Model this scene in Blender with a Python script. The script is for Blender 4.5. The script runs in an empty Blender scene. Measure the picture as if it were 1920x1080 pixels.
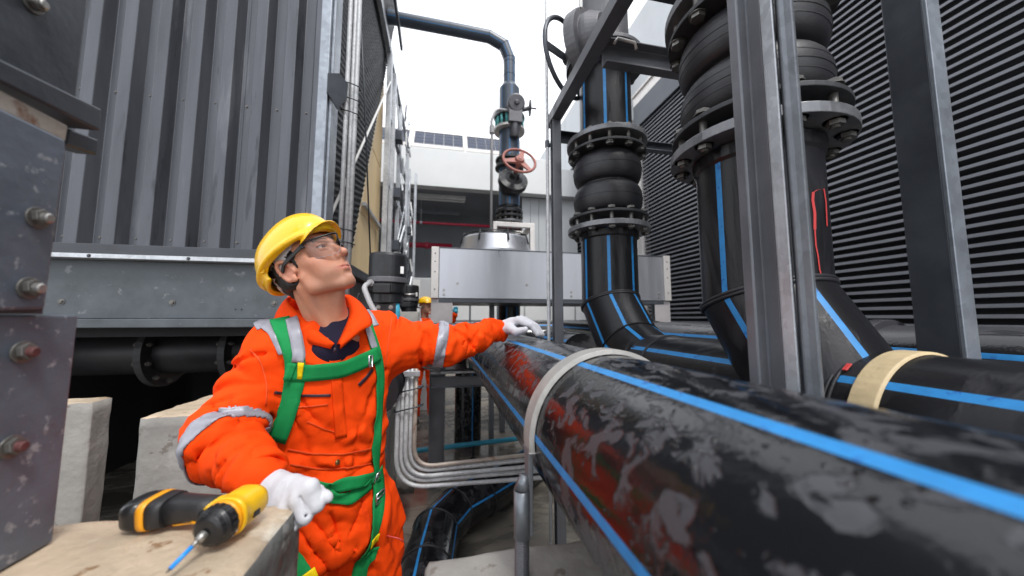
import bpy, bmesh, math, random
import numpy as np
from mathutils import Vector, Matrix, noise
from mathutils.bvhtree import BVHTree
SC = bpy.context.scene
COL = SC.collection
R = math.radians
random.seed(7); np.random.seed(7)
# ------------------------------------------------------------------ camera
EYE = Vector((0, 0, 1.5))
YAW = math.atan(132/640.); PIT = math.atan(57/640.)
cam = bpy.data.cameras.new('camera'); camo = bpy.data.objects.new('camera', cam); COL.objects.link(camo)
cam.sensor_width = 36; cam.lens = 12.0; cam.clip_start = .02; cam.clip_end = 500
camo.location = EYE; camo.rotation_euler = (R(90)+PIT, 0, -YAW)
cam.dof.use_dof = True; cam.dof.focus_distance = 1.15; cam.dof.aperture_fstop = 2.2
SC.camera = camo
# ------------------------------------------------------------------ sky and sun (bright overcast)
W = bpy.data.worlds.new('World'); SC.world = W; W.use_nodes = True
nt = W.node_tree; bg = nt.nodes['Background']
sky = nt.nodes.new('ShaderNodeTexSky'); sky.sky_type = 'NISHITA'; sky.sun_disc = False
SUN_EL, SUN_AZ = R(58), R(158)
sky.sun_elevation = SUN_EL; sky.sun_rotation = SUN_AZ
mx = nt.nodes.new('ShaderNodeMix'); mx.data_type = 'RGBA'; mx.inputs['Factor'].default_value = .86
mx.clamp_result = False
nt.links.new(sky.outputs[0], mx.inputs['A']); mx.inputs['B'].default_value = (13.2, 13.5, 14.2, 1)
nt.links.new(mx.outputs['Result'], bg.inputs['Color']); bg.inputs['Strength'].default_value = .10
sd = bpy.data.lights.new('sun', 'SUN'); sd.energy = 1.5; sd.angle = R(14); sd.color = (1, .97, .93)
so = bpy.data.objects.new('sun', sd); COL.objects.link(so)
v = Vector((math.sin(SUN_AZ)*math.cos(SUN_EL), math.cos(SUN_AZ)*math.cos(SUN_EL), math.sin(SUN_EL)))
so.rotation_euler = v.to_track_quat('Z', 'Y').to_euler(); so.location = (0, 0, 12)
SC.view_settings.view_transform = 'Standard'; SC.view_settings.look = 'None'
SC.view_settings.exposure = .62; SC.view_settings.gamma = 1; SC.view_settings.use_curve_mapping = False
# ------------------------------------------------------------------ picture ray helper (pixel of the 1920 photograph -> point at known place)
CF = Vector((math.sin(YAW)*math.cos(PIT), math.cos(YAW)*math.cos(PIT), math.sin(PIT)))
CR = Vector((math.cos(YAW), -math.sin(YAW), 0)); CU = CR.cross(CF)
def ray(x, y): return CF + CR*((x-960)/640.) + CU*((540-y)/640.)
def at(x, y, X=None, Y=None, Z=None, D=None):
    r = ray(x, y)
    t = D if D is not None else X/r.x if X is not None else Y/r.y if Y is not None else (Z-1.5)/r.z
    return EYE + r*t
# ------------------------------------------------------------------ materials
def N(t, k, **kw):
    n = t.nodes.new(k)
    for a, b in kw.items(): setattr(n, a, b)
    return n
def mat(name, col, rough=.5, metal=0., var=.12, vs=4., bump=0., bs=60., rvar=0., spots=None, streak=False, coat=0., spec=None, edge=None):
    """principled paint with procedural mottling: var = brightness variation, spots = (colour, scale, threshold, softness)"""
    m = bpy.data.materials.new(name); m.use_nodes = True; t = m.node_tree; b = t.nodes['Principled BSDF']; L = t.links
    b.inputs['Roughness'].default_value = rough; b.inputs['Metallic'].default_value = metal
    if coat: b.inputs['Coat Weight'].default_value = coat; b.inputs['Coat Roughness'].default_value = .08
    if spec is not None: b.inputs['Specular IOR Level'].default_value = spec
    g = N(t, 'ShaderNodeNewGeometry'); mp = N(t, 'ShaderNodeMapping'); L.new(g.outputs['Position'], mp.inputs[0])
    if streak: mp.inputs['Scale'].default_value = (1, 1, .12)
    n1 = N(t, 'ShaderNodeTexNoise'); n1.inputs['Scale'].default_value = vs; n1.inputs['Detail'].default_value = 7; n1.inputs['Roughness'].default_value = .62
    L.new(mp.outputs[0], n1.inputs['Vector'])
    cr = N(t, 'ShaderNodeMapRange'); cr.inputs['From Min'].default_value = .3; cr.inputs['From Max'].default_value = .7
    cr.inputs['To Min'].default_value = 1-var; cr.inputs['To Max'].default_value = 1+var; L.new(n1.outputs[0], cr.inputs[0])
    vm = N(t, 'ShaderNodeVectorMath', operation='SCALE'); vm.inputs[0].default_value = col; L.new(cr.outputs[0], vm.inputs['Scale'])
    out = vm.outputs[0]
    if spots:
        for (sc, ss, th, sf) in (spots if isinstance(spots, list) else [spots]):
            n2 = N(t, 'ShaderNodeTexNoise'); n2.inputs['Scale'].default_value = ss; n2.inputs['Detail'].default_value = 6; n2.inputs['Roughness'].default_value = .6
            L.new(mp.outputs[0], n2.inputs['Vector'])
            m2 = N(t, 'ShaderNodeMapRange'); m2.inputs['From Min'].default_value = th; m2.inputs['From Max'].default_value = th+sf; L.new(n2.outputs[0], m2.inputs[0])
            x2 = N(t, 'ShaderNodeMix', data_type='RGBA'); L.new(m2.outputs[0], x2.inputs['Factor']); L.new(out, x2.inputs['A']); x2.inputs['B'].default_value = (*sc, 1)
            out = x2.outputs['Result']
    L.new(out, b.inputs['Base Color'])
    if rvar:
        r2 = N(t, 'ShaderNodeMapRange'); r2.inputs['From Min'].default_value = .35; r2.inputs['From Max'].default_value = .65
        r2.inputs['To Min'].default_value = max(.03, rough-rvar); r2.inputs['To Max'].default_value = min(1, rough+rvar); L.new(n1.outputs[0], r2.inputs[0]); L.new(r2.outputs[0], b.inputs['Roughness'])
    if bump:
        n3 = N(t, 'ShaderNodeTexNoise'); n3.inputs['Scale'].default_value = bs; n3.inputs['Detail'].default_value = 5
        L.new(g.outputs['Position'], n3.inputs['Vector'])
        bp = N(t, 'ShaderNodeBump'); bp.inputs['Strength'].default_value = 1; bp.inputs['Distance'].default_value = bump
        L.new(n3.outputs[0], bp.inputs['Height']); L.new(bp.outputs[0], b.inputs['Normal'])
    return m
def galv_mat(name, col, rough=.42, metal=.75, scale=38., rust=0.):
    m = mat(name, col, rough, metal, .16, 5, .0006, 120, .08, spots=([((.16, .085, .05), 9, .66-rust*.1, .08)] if rust else None))
    t = m.node_tree; b = t.nodes['Principled BSDF']; L = t.links
    g = N(t, 'ShaderNodeNewGeometry'); vo = N(t, 'ShaderNodeTexVoronoi'); vo.inputs['Scale'].default_value = scale; L.new(g.outputs['Position'], vo.inputs['Vector'])
    src = b.inputs['Base Color'].links[0].from_socket
    mr = N(t, 'ShaderNodeMapRange'); mr.inputs['To Min'].default_value = .90; mr.inputs['To Max'].default_value = 1.12
    sep = N(t, 'ShaderNodeSeparateColor'); L.new(vo.outputs['Color'], sep.inputs[0]); L.new(sep.outputs[0], mr.inputs[0])
    sc = N(t, 'ShaderNodeVectorMath', operation='SCALE'); L.new(src, sc.inputs[0]); L.new(mr.outputs[0], sc.inputs['Scale']); L.new(sc.outputs[0], b.inputs['Base Color'])
    return m
SPEC = {}
def wet_mat(name, dark, light, scale=9., sx=(1, 1, 1), th=.5, wet=.07, dry=.38, drops=True, ds=70.):
    """black plastic partly covered by a rain film: wet = dark and glossy, dry = greyer and matt"""
    m = bpy.data.materials.new(name); m.use_nodes = True; t = m.node_tree; b = t.nodes['Principled BSDF']; L = t.links
    g = N(t, 'ShaderNodeNewGeometry'); mp = N(t, 'ShaderNodeMapping'); mp.inputs['Scale'].default_value = sx; L.new(g.outputs['Position'], mp.inputs[0])
    n = N(t, 'ShaderNodeTexNoise'); n.inputs['Scale'].default_value = scale; n.inputs['Detail'].default_value = 4; n.inputs['Roughness'].default_value = .55; n.inputs['Distortion'].default_value = .5
    L.new(mp.outputs[0], n.inputs['Vector'])
    mr = N(t, 'ShaderNodeMapRange'); mr.inputs['From Min'].default_value = th-.035; mr.inputs['From Max'].default_value = th+.035; L.new(n.outputs[0], mr.inputs[0])
    x = N(t, 'ShaderNodeMix', data_type='RGBA'); x.inputs['A'].default_value = (*dark, 1); x.inputs['B'].default_value = (*light, 1); L.new(mr.outputs[0], x.inputs['Factor']); L.new(x.outputs['Result'], b.inputs['Base Color'])
    rr = N(t, 'ShaderNodeMapRange'); rr.inputs['To Min'].default_value = wet; rr.inputs['To Max'].default_value = dry; L.new(mr.outputs[0], rr.inputs[0]); L.new(rr.outputs[0], b.inputs['Roughness'])
    n3 = N(t, 'ShaderNodeTexNoise'); n3.inputs['Scale'].default_value = 130; n3.inputs['Detail'].default_value = 3; L.new(g.outputs['Position'], n3.inputs['Vector'])
    bp = N(t, 'ShaderNodeBump'); bp.inputs['Distance'].default_value = .0004; L.new(n3.outputs[0], bp.inputs['Height'])
    bp2 = N(t, 'ShaderNodeBump'); bp2.inputs['Distance'].default_value = .0015; bp2.inputs['Strength'].default_value = .5; L.new(mr.outputs[0], bp2.inputs['Height']); bp2.invert = True; L.new(bp.outputs[0], bp2.inputs['Normal'])
    last = bp2
    if drops:
        vo = N(t, 'ShaderNodeTexVoronoi'); vo.inputs['Scale'].default_value = ds; L.new(g.outputs['Position'], vo.inputs['Vector'])
        nn = N(t, 'ShaderNodeTexNoise'); nn.inputs['Scale'].default_value = 14; L.new(g.outputs['Position'], nn.inputs['Vector'])
        a = N(t, 'ShaderNodeMapRange'); a.inputs['From Min'].default_value = .28; a.inputs['From Max'].default_value = .12; a.interpolation_type = 'SMOOTHSTEP'; L.new(vo.outputs['Distance'], a.inputs[0])
        k = N(t, 'ShaderNodeMapRange'); k.inputs['From Min'].default_value = .56; k.inputs['From Max'].default_value = .6; L.new(nn.outputs[0], k.inputs[0])
        mu = N(t, 'ShaderNodeMath', operation='MULTIPLY'); L.new(a.outputs[0], mu.inputs[0]); L.new(k.outputs[0], mu.inputs[1])
        b3 = N(t, 'ShaderNodeBump'); b3.inputs['Distance'].default_value = .003; L.new(mu.outputs[0], b3.inputs['Height']); L.new(bp2.outputs[0], b3.inputs['Normal']); last = b3
    L.new(last.outputs[0], b.inputs['Normal'])
    if name == 'black_pipe': b.inputs['Specular IOR Level'].default_value = .3
    return m
M = {}
M['panel'] = mat('corrugated_paint', (.076, .081, .093), .36, .3, .38, 5, .0006, 50, .12, streak=True, spots=[((.15, .155, .17), 7, .58, .12), ((.04, .042, .05), 11, .62, .05)])
M['panel_edge'] = galv_mat('bright_corner_trim', (.27, .295, .33), .4, .55)
M['dark_trim'] = mat('dark_trim', (.05, .054, .062), .45, .2, .2, 6)
M['galv'] = galv_mat('galvanised_steel', (.50, .52, .545), .42, .6, 60)
M['galv_dark'] = galv_mat('weathered_galvanised_steel', (.20, .215, .235), .48, .6)
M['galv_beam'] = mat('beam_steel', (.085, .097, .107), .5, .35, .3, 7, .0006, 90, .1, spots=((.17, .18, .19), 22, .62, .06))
M['galv_post'] = mat('blotchy_galvanised_post', (.115, .135, .17), .5, .12, .25, 7, .0008, 80, .1, spots=[((.33, .35, .38), 48, .60, .08), ((.13, .075, .06), 8, .68, .08)])
M['dark_steel'] = mat('dark_grey_steel', (.075, .082, .095), .42, .4, .2, 6, .0004, 90, .1)
M['frame_steel'] = mat('grey_frame_steel', (.165, .17, .185), .4, .45, .18, 6, .0004, 90, .1)
M['rusty'] = mat('rust_streaked_zinc', (.40, .35, .30), .6, .2, .2, 14, .0008, 90, spots=((.20, .10, .06), 22, .55, .1))
M['bolt'] = mat('bolt_zinc', (.35, .34, .32), .38, .8, .3, 30)
M['bolt_dark'] = mat('dirty_bolt', (.15, .145, .135), .45, .6, .35, 30)
M['bolt_red'] = mat('red_marked_bolt', (.13, .05, .05), .5, .3, .3, 40)
M['concrete'] = mat('concrete', (.255, .245, .225), .82, 0, .2, 5, .0035, 38, spots=[((.17, .15, .13), 13, .62, .03), ((.42, .41, .38), 3, .55, .1)])
M['concrete_top'] = mat('worn_concrete_top', (.44, .35, .25), .8, 0, .22, 9, .004, 60, spots=[((.25, .15, .08), 26, .61, .05), ((.62, .57, .48), 6, .56, .1), ((.30, .18, .10), 5, .66, .08)])
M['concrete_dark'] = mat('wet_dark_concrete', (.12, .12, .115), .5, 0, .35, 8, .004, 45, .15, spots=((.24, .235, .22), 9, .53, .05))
M['pipe_near'] = wet_mat('wet_black_pipe', (.006, .0065, .008), (.048, .049, .055), 46, (1, .55, .45), .565, .11, .42, ds=85)
M['pipe'] = wet_mat('black_pipe', (.009, .009, .0105), (.020, .020, .023), 7, (1, 1, .3), .54, .30, .48, drops=False)
M['pipe_wet'] = wet_mat('soaked_black_pipe', (.009, .009, .011), (.024, .024, .028), 12, (1, 1, 1), .55, .08, .2)
M['pipe_tank'] = wet_mat('shiny_black_pipe', (.012, .012, .014), (.05, .05, .055), 6, (1, .4, 1), .5, .09, .3, drops=False)
M['blue'] = mat('blue_pipe_stripe', (.018, .205, .50), .45, 0, .14, 40, spots=((.010, .12, .38), 38, .60, .03))
M['bluegrey_pipe'] = mat('high_pipe_grey', (.060, .078, .105), .34, 0, .1, 6)  # blue-grey plastic of the high pipe and upper valve pipe
M['rubber'] = mat('rubber', (.016, .016, .019), .46, 0, .25, 16, .0006, 150)
M['flange'] = mat('flange_steel', (.19, .195, .205), .42, .5, .3, 12, .0006, 80, .12, spots=((.24, .24, .25), 26, .6, .05))
M['flange_dark'] = mat('dark_flange', (.04, .042, .045), .5, .2, .3, 14)
M['strap'] = mat('painted_strap', (.33, .32, .30), .5, .15, .18, 20, .0008, 90, spots=((.30, .27, .24), 30, .60, .12))
M['tan'] = mat('tan_strap', (.55, .43, .25), .5, 0, .18, 14, .0012, 70, spots=((.30, .17, .08), 12, .64, .06))
M['louvre'] = mat('louvre_paint', (.135, .139, .156), .40, .15, .12, 3, 0, 60, .06)
M['black'] = mat('dark_backing', (.018, .018, .021), .8, 0, .1, 3)
M['fascia'] = mat('white_fascia', (.74, .75, .74), .6, 0, .04, 1.5)
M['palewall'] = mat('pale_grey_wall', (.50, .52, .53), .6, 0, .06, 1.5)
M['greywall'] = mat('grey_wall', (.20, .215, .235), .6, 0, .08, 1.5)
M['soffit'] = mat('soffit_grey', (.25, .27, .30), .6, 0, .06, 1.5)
M['alu'] = mat('brushed_aluminium', (.46, .47, .50), .36, .75, .12, 4, .0002, 200, .1, streak=True)
M['alu_edge'] = mat('aluminium_trim', (.66, .63, .60), .45, .4, .08, 8)
M['legplate'] = mat('pale_leg_plate', (.47, .44, .44), .5, .2, .1, 8)
M['fill'] = mat('black_fill', (.010, .011, .014), .55, 0, .4, 20)
M['tanpanel'] = mat('tan_fibre_panel', (.80, .60, .33), .6, 0, .12, 4, streak=True)
M['tanpale'] = mat('pale_fibre_panel', (.82, .68, .48), .6, 0, .12, 6, streak=True)
M['white'] = mat('white_plastic', (.75, .75, .73), .45)
M['conduit'] = galv_mat('conduit_zinc', (.50, .51, .52), .45, .15, 60)
M['conduit_rust'] = mat('rust_stained_conduit', (.42, .36, .31), .5, .3, .2, 12, spots=((.24, .12, .07), 14, .54, .1))
M['cable'] = mat('grey_flex_conduit', (.36, .355, .36), .5, 0, .1, 10)
M['cyan'] = mat('blue_water_pipe', (.05, .36, .52), .4, 0, .12, 10)
M['blackmetal'] = mat('black_cast_metal', (.02, .021, .024), .38, .2, .3, 18, .0008, 120)
M['redpaint'] = mat('faded_red_paint', (.36, .13, .105), .55, 0, .12, 20)
M['redpipe'] = mat('red_fire_pipe', (.42, .02, .05), .4)
M['spray'] = mat('red_spray_paint', (.55, .05, .05), .5)
M['teal'] = mat('teal_bolt_cap', (.10, .42, .42), .5)
M['greymetal'] = mat('valve_grey', (.12, .12, .13), .45, .3, .2, 12)
M['solar'] = mat('solar_cell', (.02, .03, .06), .15, .2, .2, 4)
M['floor'] = None
def floor_mat():
    m = bpy.data.materials.new('wet_concrete_floor'); m.use_nodes = True; t = m.node_tree; b = t.nodes['Principled BSDF']; L = t.links
    g = N(t, 'ShaderNodeNewGeometry'); n = N(t, 'ShaderNodeTexNoise'); n.inputs['Scale'].default_value = 1.6; n.inputs['Detail'].default_value = 8; n.inputs['Roughness'].default_value = .6; n.inputs['Distortion'].default_value = .6
    mp = N(t, 'ShaderNodeMapping'); mp.inputs['Scale'].default_value = (.8, 1.6, 1); L.new(g.outputs['Position'], mp.inputs[0]); L.new(mp.outputs[0], n.inputs['Vector'])
    c = N(t, 'ShaderNodeValToRGB'); e = c.color_ramp.elements; e[0].position = .36; e[0].color = (.06, .055, .048, 1); e[1].position = .68; e[1].color = (.30, .27, .22, 1)
    e2 = c.color_ramp.elements.new(.5); e2.color = (.14, .127, .108, 1); L.new(n.outputs[0], c.inputs[0]); L.new(c.outputs[0], b.inputs['Base Color'])
    r = N(t, 'ShaderNodeMapRange'); r.inputs['From Min'].default_value = .42; r.inputs['From Max'].default_value = .58; r.inputs['To Min'].default_value = .06; r.inputs['To Max'].default_value = .45
    L.new(n.outputs[0], r.inputs[0]); L.new(r.outputs[0], b.inputs['Roughness'])
    n2 = N(t, 'ShaderNodeTexNoise'); n2.inputs['Scale'].default_value = 30; n2.inputs['Detail'].default_value = 4; L.new(g.outputs['Position'], n2.inputs['Vector'])
    bp = N(t, 'ShaderNodeBump'); bp.inputs['Distance'].default_value = .002; L.new(n2.outputs[0], bp.inputs['Height']); L.new(bp.outputs[0], b.inputs['Normal'])
    return m
M['floor'] = floor_mat()
# ------------------------------------------------------------------ mesh builder
class MB:
    def __init__(s): s.v = []; s.f = []; s.m = []; s.sm = []
    def add(s, vs, fs, mi=0, smooth=False):
        o = len(s.v); s.v += [tuple(p) for p in vs]
        for k, f in enumerate(fs):
            s.f.append(tuple(i+o for i in f)); s.m.append(mi[k] if isinstance(mi, (list, tuple)) else mi); s.sm.append(smooth)
        return s
    def box(s, a, b, mi=0):
        (x0, y0, z0), (x1, y1, z1) = a, b
        return s.add([(x0,y0,z0),(x1,y0,z0),(x1,y1,z0),(x0,y1,z0),(x0,y0,z1),(x1,y0,z1),(x1,y1,z1),(x0,y1,z1)],
                     [(0,3,2,1),(4,5,6,7),(0,1,5,4),(1,2,6,5),(2,3,7,6),(3,0,4,7)], mi)
    def beam(s, p, q, w, h, up=(0, 0, 1), mi=0, prof=None):
        """box (or profile) from p to q; w across, h along up"""
        p = Vector(p); q = Vector(q); t = (q-p).normalized(); u = Vector(up); n = t.cross(u).normalized(); u = n.cross(t)
        pr = prof or [(-w/2, -h/2), (w/2, -h/2), (w/2, h/2), (-w/2, h/2)]
        k = len(pr); vs = [p+n*a+u*b for a, b in pr]+[q+n*a+u*b for a, b in pr]
        fs = [(i, (i+1) % k, k+(i+1) % k, k+i) for i in range(k)]+[tuple(range(k))[::-1], tuple(range(k, 2*k))]
        return s.add(vs, fs, mi)
    def tube(s, pts, r, seg=12, mi=0, cap=True, closed=False):
        pts = [Vector(p) for p in pts]; n = len(pts); rs = r if isinstance(r, (list, tuple)) else [r]*n
        T = []
        for i in range(n):
            a = pts[i-1] if (i or closed) else pts[i]; b = pts[(i+1) % n] if (i < n-1 or closed) else pts[i]
            T.append((b-a).normalized())
        u = Vector((0, 0, 1)) if abs(T[0].z) < .9 else Vector((1, 0, 0)); nn = (u-T[0]*u.dot(T[0])).normalized(); vs = []
        for i in range(n):
            if i: nn = (T[i-1].rotation_difference(T[i])) @ nn; nn = (nn-T[i]*nn.dot(T[i])).normalized()
            bb = T[i].cross(nn)
            vs += [pts[i]+(nn*math.cos(a)+bb*math.sin(a))*rs[i] for a in [2*math.pi*k/seg for k in range(seg)]]
        fs = []
        for i in range(n if closed else n-1):
            j = (i+1) % n
            fs += [(i*seg+k, i*seg+(k+1) % seg, j*seg+(k+1) % seg, j*seg+k) for k in range(seg)]
        s.add(vs, fs, mi, True)
        if cap and not closed:
            o = len(s.v)-n*seg
            s.f += [tuple(o+k for k in range(seg))[::-1], tuple(o+(n-1)*seg+k for k in range(seg))]; s.m += [mi, mi]; s.sm += [False, False]
        return s
    def lathe(s, prof, o=(0, 0, 0), ax=(0, 0, 1), seg=32, mi=0, smooth=False):
        """prof: (radius, distance along axis) pairs"""
        o = Vector(o); ax = Vector(ax).normalized(); u = Vector((0, 0, 1)) if abs(ax.z) < .9 else Vector((1, 0, 0))
        n = (u-ax*u.dot(ax)).normalized(); b = ax.cross(n); vs = []
        for r, d in prof: vs += [o+ax*d+(n*math.cos(a)+b*math.sin(a))*r for a in [2*math.pi*k/seg for k in range(seg)]]
        fs = [(i*seg+k, i*seg+(k+1) % seg, (i+1)*seg+(k+1) % seg, (i+1)*seg+k) for i in range(len(prof)-1) for k in range(seg)]
        s.add(vs, fs, mi, smooth); o2 = len(s.v)-len(vs); e = (len(prof)-1)*seg
        if prof[0][0] > 1e-5: s.f.append(tuple(o2+k for k in range(seg))[::-1]); s.m.append(mi); s.sm.append(False)
        if prof[-1][0] > 1e-5: s.f.append(tuple(o2+e+k for k in range(seg))); s.m.append(mi); s.sm.append(False)
        return s
def link(me, name, parent=None, loc=None):
    o = bpy.data.objects.new(name, me); COL.objects.link(o)
    if parent is not None: o.parent = parent
    if loc is not None: o.location = loc
    return o
def wloc(o):
    p = Vector((0, 0, 0))
    while o is not None: p = p+o.location; o = o.parent
    return p
def build(name, mb, mats, parent=None, bevel=0., solid=0., smooth=None, label=None, kind=None, org=None):
    base = wloc(parent) if parent is not None else Vector(org) if org is not None else Vector((0, 0, 0))
    me = bpy.data.meshes.new(name); me.from_pydata([tuple(Vector(p)-base) for p in mb.v], [], mb.f)
    for m in (mats if isinstance(mats, (list, tuple)) else [mats]): me.materials.append(M[m] if isinstance(m, str) else m)
    me.polygons.foreach_set('material_index', mb.m); me.polygons.foreach_set('use_smooth', [bool(smooth) if smooth is not None else x for x in mb.sm]); me.update()
    o = link(me, name, parent, None if parent is not None or org is None else base)
    if bevel:
        md = o.modifiers.new('bevel', 'BEVEL'); md.width = bevel; md.segments = 2; md.limit_method = 'ANGLE'; md.angle_limit = R(40)
    if solid:
        md = o.modifiers.new('solid', 'SOLIDIFY'); md.thickness = solid; md.offset = 0
    if label: o['label'] = label
    if kind: o['kind'] = kind
    return o
def thing(name, label, cat, loc=(0, 0, 0), group=None):
    o = bpy.data.objects.new(name, None); COL.objects.link(o); o.location = loc; o.empty_display_size = .05
    o['label'] = label; o['category'] = cat
    if group: o['group'] = group
    return o
def tag(o, label, cat, group=None):
    o['label'] = label; o['category'] = cat
    if group: o['group'] = group
    return o
def copy_tree(o, parent=None):
    c = o.copy(); COL.objects.link(c)
    if parent is not None: c.parent = parent
    for ch in [x for x in o.children]: copy_tree(ch, c)
    return c
def arc(c, r, a0, a1, n, u, w):
    c = Vector(c); u = Vector(u); w = Vector(w)
    return [c+u*(r*math.cos(a0+(a1-a0)*i/n))+w*(r*math.sin(a0+(a1-a0)*i/n)) for i in range(n+1)]
def fillet(pts, r, n=6):
    pts = [Vector(p) for p in pts]; out = [pts[0]]
    for i in range(1, len(pts)-1):
        a, b, c = pts[i-1:i+2]; d1 = (a-b).normalized(); d2 = (c-b).normalized(); rr = min(r, (a-b).length*.48, (c-b).length*.48)
        p, q = b+d1*rr, b+d2*rr
        for k in range(n+1):
            s = k/n; out.append(p*(1-s)**2+b*2*s*(1-s)+q*s*s)
    return out+[pts[-1]]
def stripe_pipe(mb, pts, r, ref, stripes=(), sw=.02, seg=40, smooth_bend=False):
    """polyline pipe with mitred joints and blue stripes running along it; returns the ring at every point"""
    pts = [Vector(p) for p in pts]; h = sw/2/r
    ang = sorted(set([round(2*math.pi*k/seg, 5) for k in range(seg) if all(abs((2*math.pi*k/seg-a+math.pi) % (2*math.pi)-math.pi) > h*1.3 for a in stripes)]
                     + [round((a-h) % (2*math.pi), 5) for a in stripes]+[round((a+h) % (2*math.pi), 5) for a in stripes]))
    k = len(ang); T = [(pts[i+1]-pts[i]).normalized() for i in range(len(pts)-1)]
    n = Vector(ref); n = (n-T[0]*n.dot(T[0])).normalized(); rings = []
    for i in range(len(pts)):
        ti = T[min(i, len(T)-1)]; tp = T[max(i-1, 0)]
        b = tp.cross(n); pl = (ti+tp).normalized(); ring = []
        for a in ang:
            q = (n*math.cos(a)+b*math.sin(a))*r
            q = q-tp*(q.dot(pl)/tp.dot(pl)); ring.append(pts[i]+q)
        rings.append(ring)
        if i < len(T): n = tp.rotation_difference(ti) @ n; n = (n-ti*n.dot(ti)).normalized()
    mi = []
    for j in range(k):
        m = (ang[j]+((ang[(j+1) % k]-ang[j]) % (2*math.pi))/2) % (2*math.pi)
        mi.append(1 if any(abs((m-a+math.pi) % (2*math.pi)-math.pi) < h for a in stripes) else 0)
    for i in range(len(pts)-1):     # rings doubled so that mitre edges stay crisp
        vs = rings[i]+rings[i+1]
        mb.add(vs, [(j, (j+1) % k, k+(j+1) % k, k+j) for j in range(k)], mi, True)
    mb.add(rings[0], [tuple(range(k))[::-1]], 0); mb.add(rings[-1], [tuple(range(k))], 0)
    return rings
def bead(ring, parent, r=.005, m='rubber', gap=.009):
    c = sum(ring, Vector())/len(ring); nrm = (ring[0]-c).cross(ring[len(ring)//4]-c).normalized(); mb = MB()
    for s in (-1, 1):
        mb.tube([p+(p-c).normalized()*r*.3+nrm*s*gap*.5 for p in ring], r, 8, closed=True)
    return build('weld_bead', mb, m, parent)
# hex bolt with nuts, axis Z, centred on the origin; length = distance between flange faces
_bolt = {}
def bolt_mesh(r, ln, m, stick=.02):
    key = (r, ln, m)
    if key not in _bolt:
        mb = MB(); mb.lathe([(r*1.0, -ln/2-.012), (r*1.0, -ln/2)], seg=6); mb.lathe([(r*1.2, -ln/2), (r*1.2, -ln/2+.002)], seg=14)
        mb.lathe([(r*.52, -ln/2), (r*.52, ln/2+stick)], seg=10, smooth=True)
        mb.lathe([(r*.95, ln/2), (r*.95, ln/2+.013)], seg=6); mb.lathe([(r*1.25, ln/2-.003), (r*1.25, ln/2)], seg=14)
        me = bpy.data.meshes.new('bolt'); me.from_pydata(mb.v, [], mb.f); me.materials.append(M[m]); me.polygons.foreach_set('use_smooth', mb.sm); me.update(); _bolt[key] = me
    return _bolt[key]
def bolts(parent, c, ax, rad, n, r, ln, m='bolt', ph=0., flip=False):
    c = Vector(c); ax = Vector(ax).normalized(); u = Vector((0, 0, 1)) if abs(ax.z) < .9 else Vector((1, 0, 0)); a = (u-ax*u.dot(ax)).normalized(); b = ax.cross(a)
    me = bolt_mesh(r, ln, m); base = wloc(parent); rot = ax.to_track_quat('Z', 'Y')
    if flip: rot = (-ax).to_track_quat('Z', 'Y')
    for k in range(n):
        t = 2*math.pi*k/n+ph; o = link(me, 'bolt', parent, c+(a*math.cos(t)+b*math.sin(t))*rad-base)
        o.rotation_mode = 'QUATERNION'; o.rotation_quaternion = rot
def screw(parent, p, ax, r=.012, h=.008, m='bolt', name='bolt', washer=True):
    mb = MB(); ax = Vector(ax); mb.lathe([(r, 0.001), (r, h), (r*.85, h*1.15)], p, ax, 6)
    if washer: mb.lathe([(r*1.5, 0), (r*1.5, h*.25)], p, ax, 16)
    return build(name, mb, m, parent)
def channel(w, h, t):   # C profile, open to +n side
    return [(-w/2, -h/2), (w/2, -h/2), (w/2, -h/2+t), (-w/2+t, -h/2+t), (-w/2+t, h/2-t), (w/2, h/2-t), (w/2, h/2), (-w/2, h/2)]
def hsec(w, h, t):      # H profile
    return [(-w/2, -h/2), (w/2, -h/2), (w/2, -h/2+t), (t/2, -h/2+t), (t/2, h/2-t), (w/2, h/2-t), (w/2, h/2), (-w/2, h/2), (-w/2, h/2-t), (-t/2, h/2-t), (-t/2, -h/2+t), (-w/2, -h/2+t)]

# ================================================================== SETTING
mb = MB(); mb.box((-60, -60, -.3), (60, 60, 0)); build('ground', mb, 'floor', kind='structure')
# ---------------------------------------------------------------- louvred plant building on the right
XW = 4.0; PITCH = .0773
lb = thing('louvred_building', 'long dark louvred wall on the right under a black fascia and pale upper wall', 'building', (XW, 4, 0))
mb = MB(); mb.box((XW+.12, -3.2, 0), (XW+.5, 6.3, 5.55)); build('backing_wall', mb, 'black', lb)
mb = MB(); mb.box((XW-.03, -3.2, 5.56), (XW+.5, 6.32, 6.02)); mb.box((XW-.05, -3.2, 5.50), (XW+.5, 6.33, 5.56)); build('fascia', mb, 'dark_steel', lb, .006)
mb = MB(); mb.box((XW-.01, -3.2, 6.02), (XW+.5, 6.34, 6.24)); mb.box((XW-.05, -3.2, 6.24), (XW+.5, 6.36, 6.28)); build('gutter', mb, 'alu_edge', lb, .004)
mb = MB(); mb.box((XW+.45, -3.2, 6.28), (XW+.9, 7.7, 8.7)); mb.box((XW+.5, -3.2, 0), (XW+6, 6.3, 7.0)); build('upper_wall', mb, 'palewall', lb)
mb = MB(); mb.box((XW-.05, 6.10, .2), (XW+.12, 6.30, 5.50)); build('corner_trim', mb, 'alu_edge', lb, .004)
mb = MB(); mb.box((XW-.012, 2.00, .2), (XW+.10, 2.06, 5.50)); build('mullion', mb, 'dark_steel', lb, .004)
mb = MB(); mb.box((XW-.02, -3.2, 0), (XW+.12, 6.3, .2)); build('kerb', mb, 'concrete_dark', lb)
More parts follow.
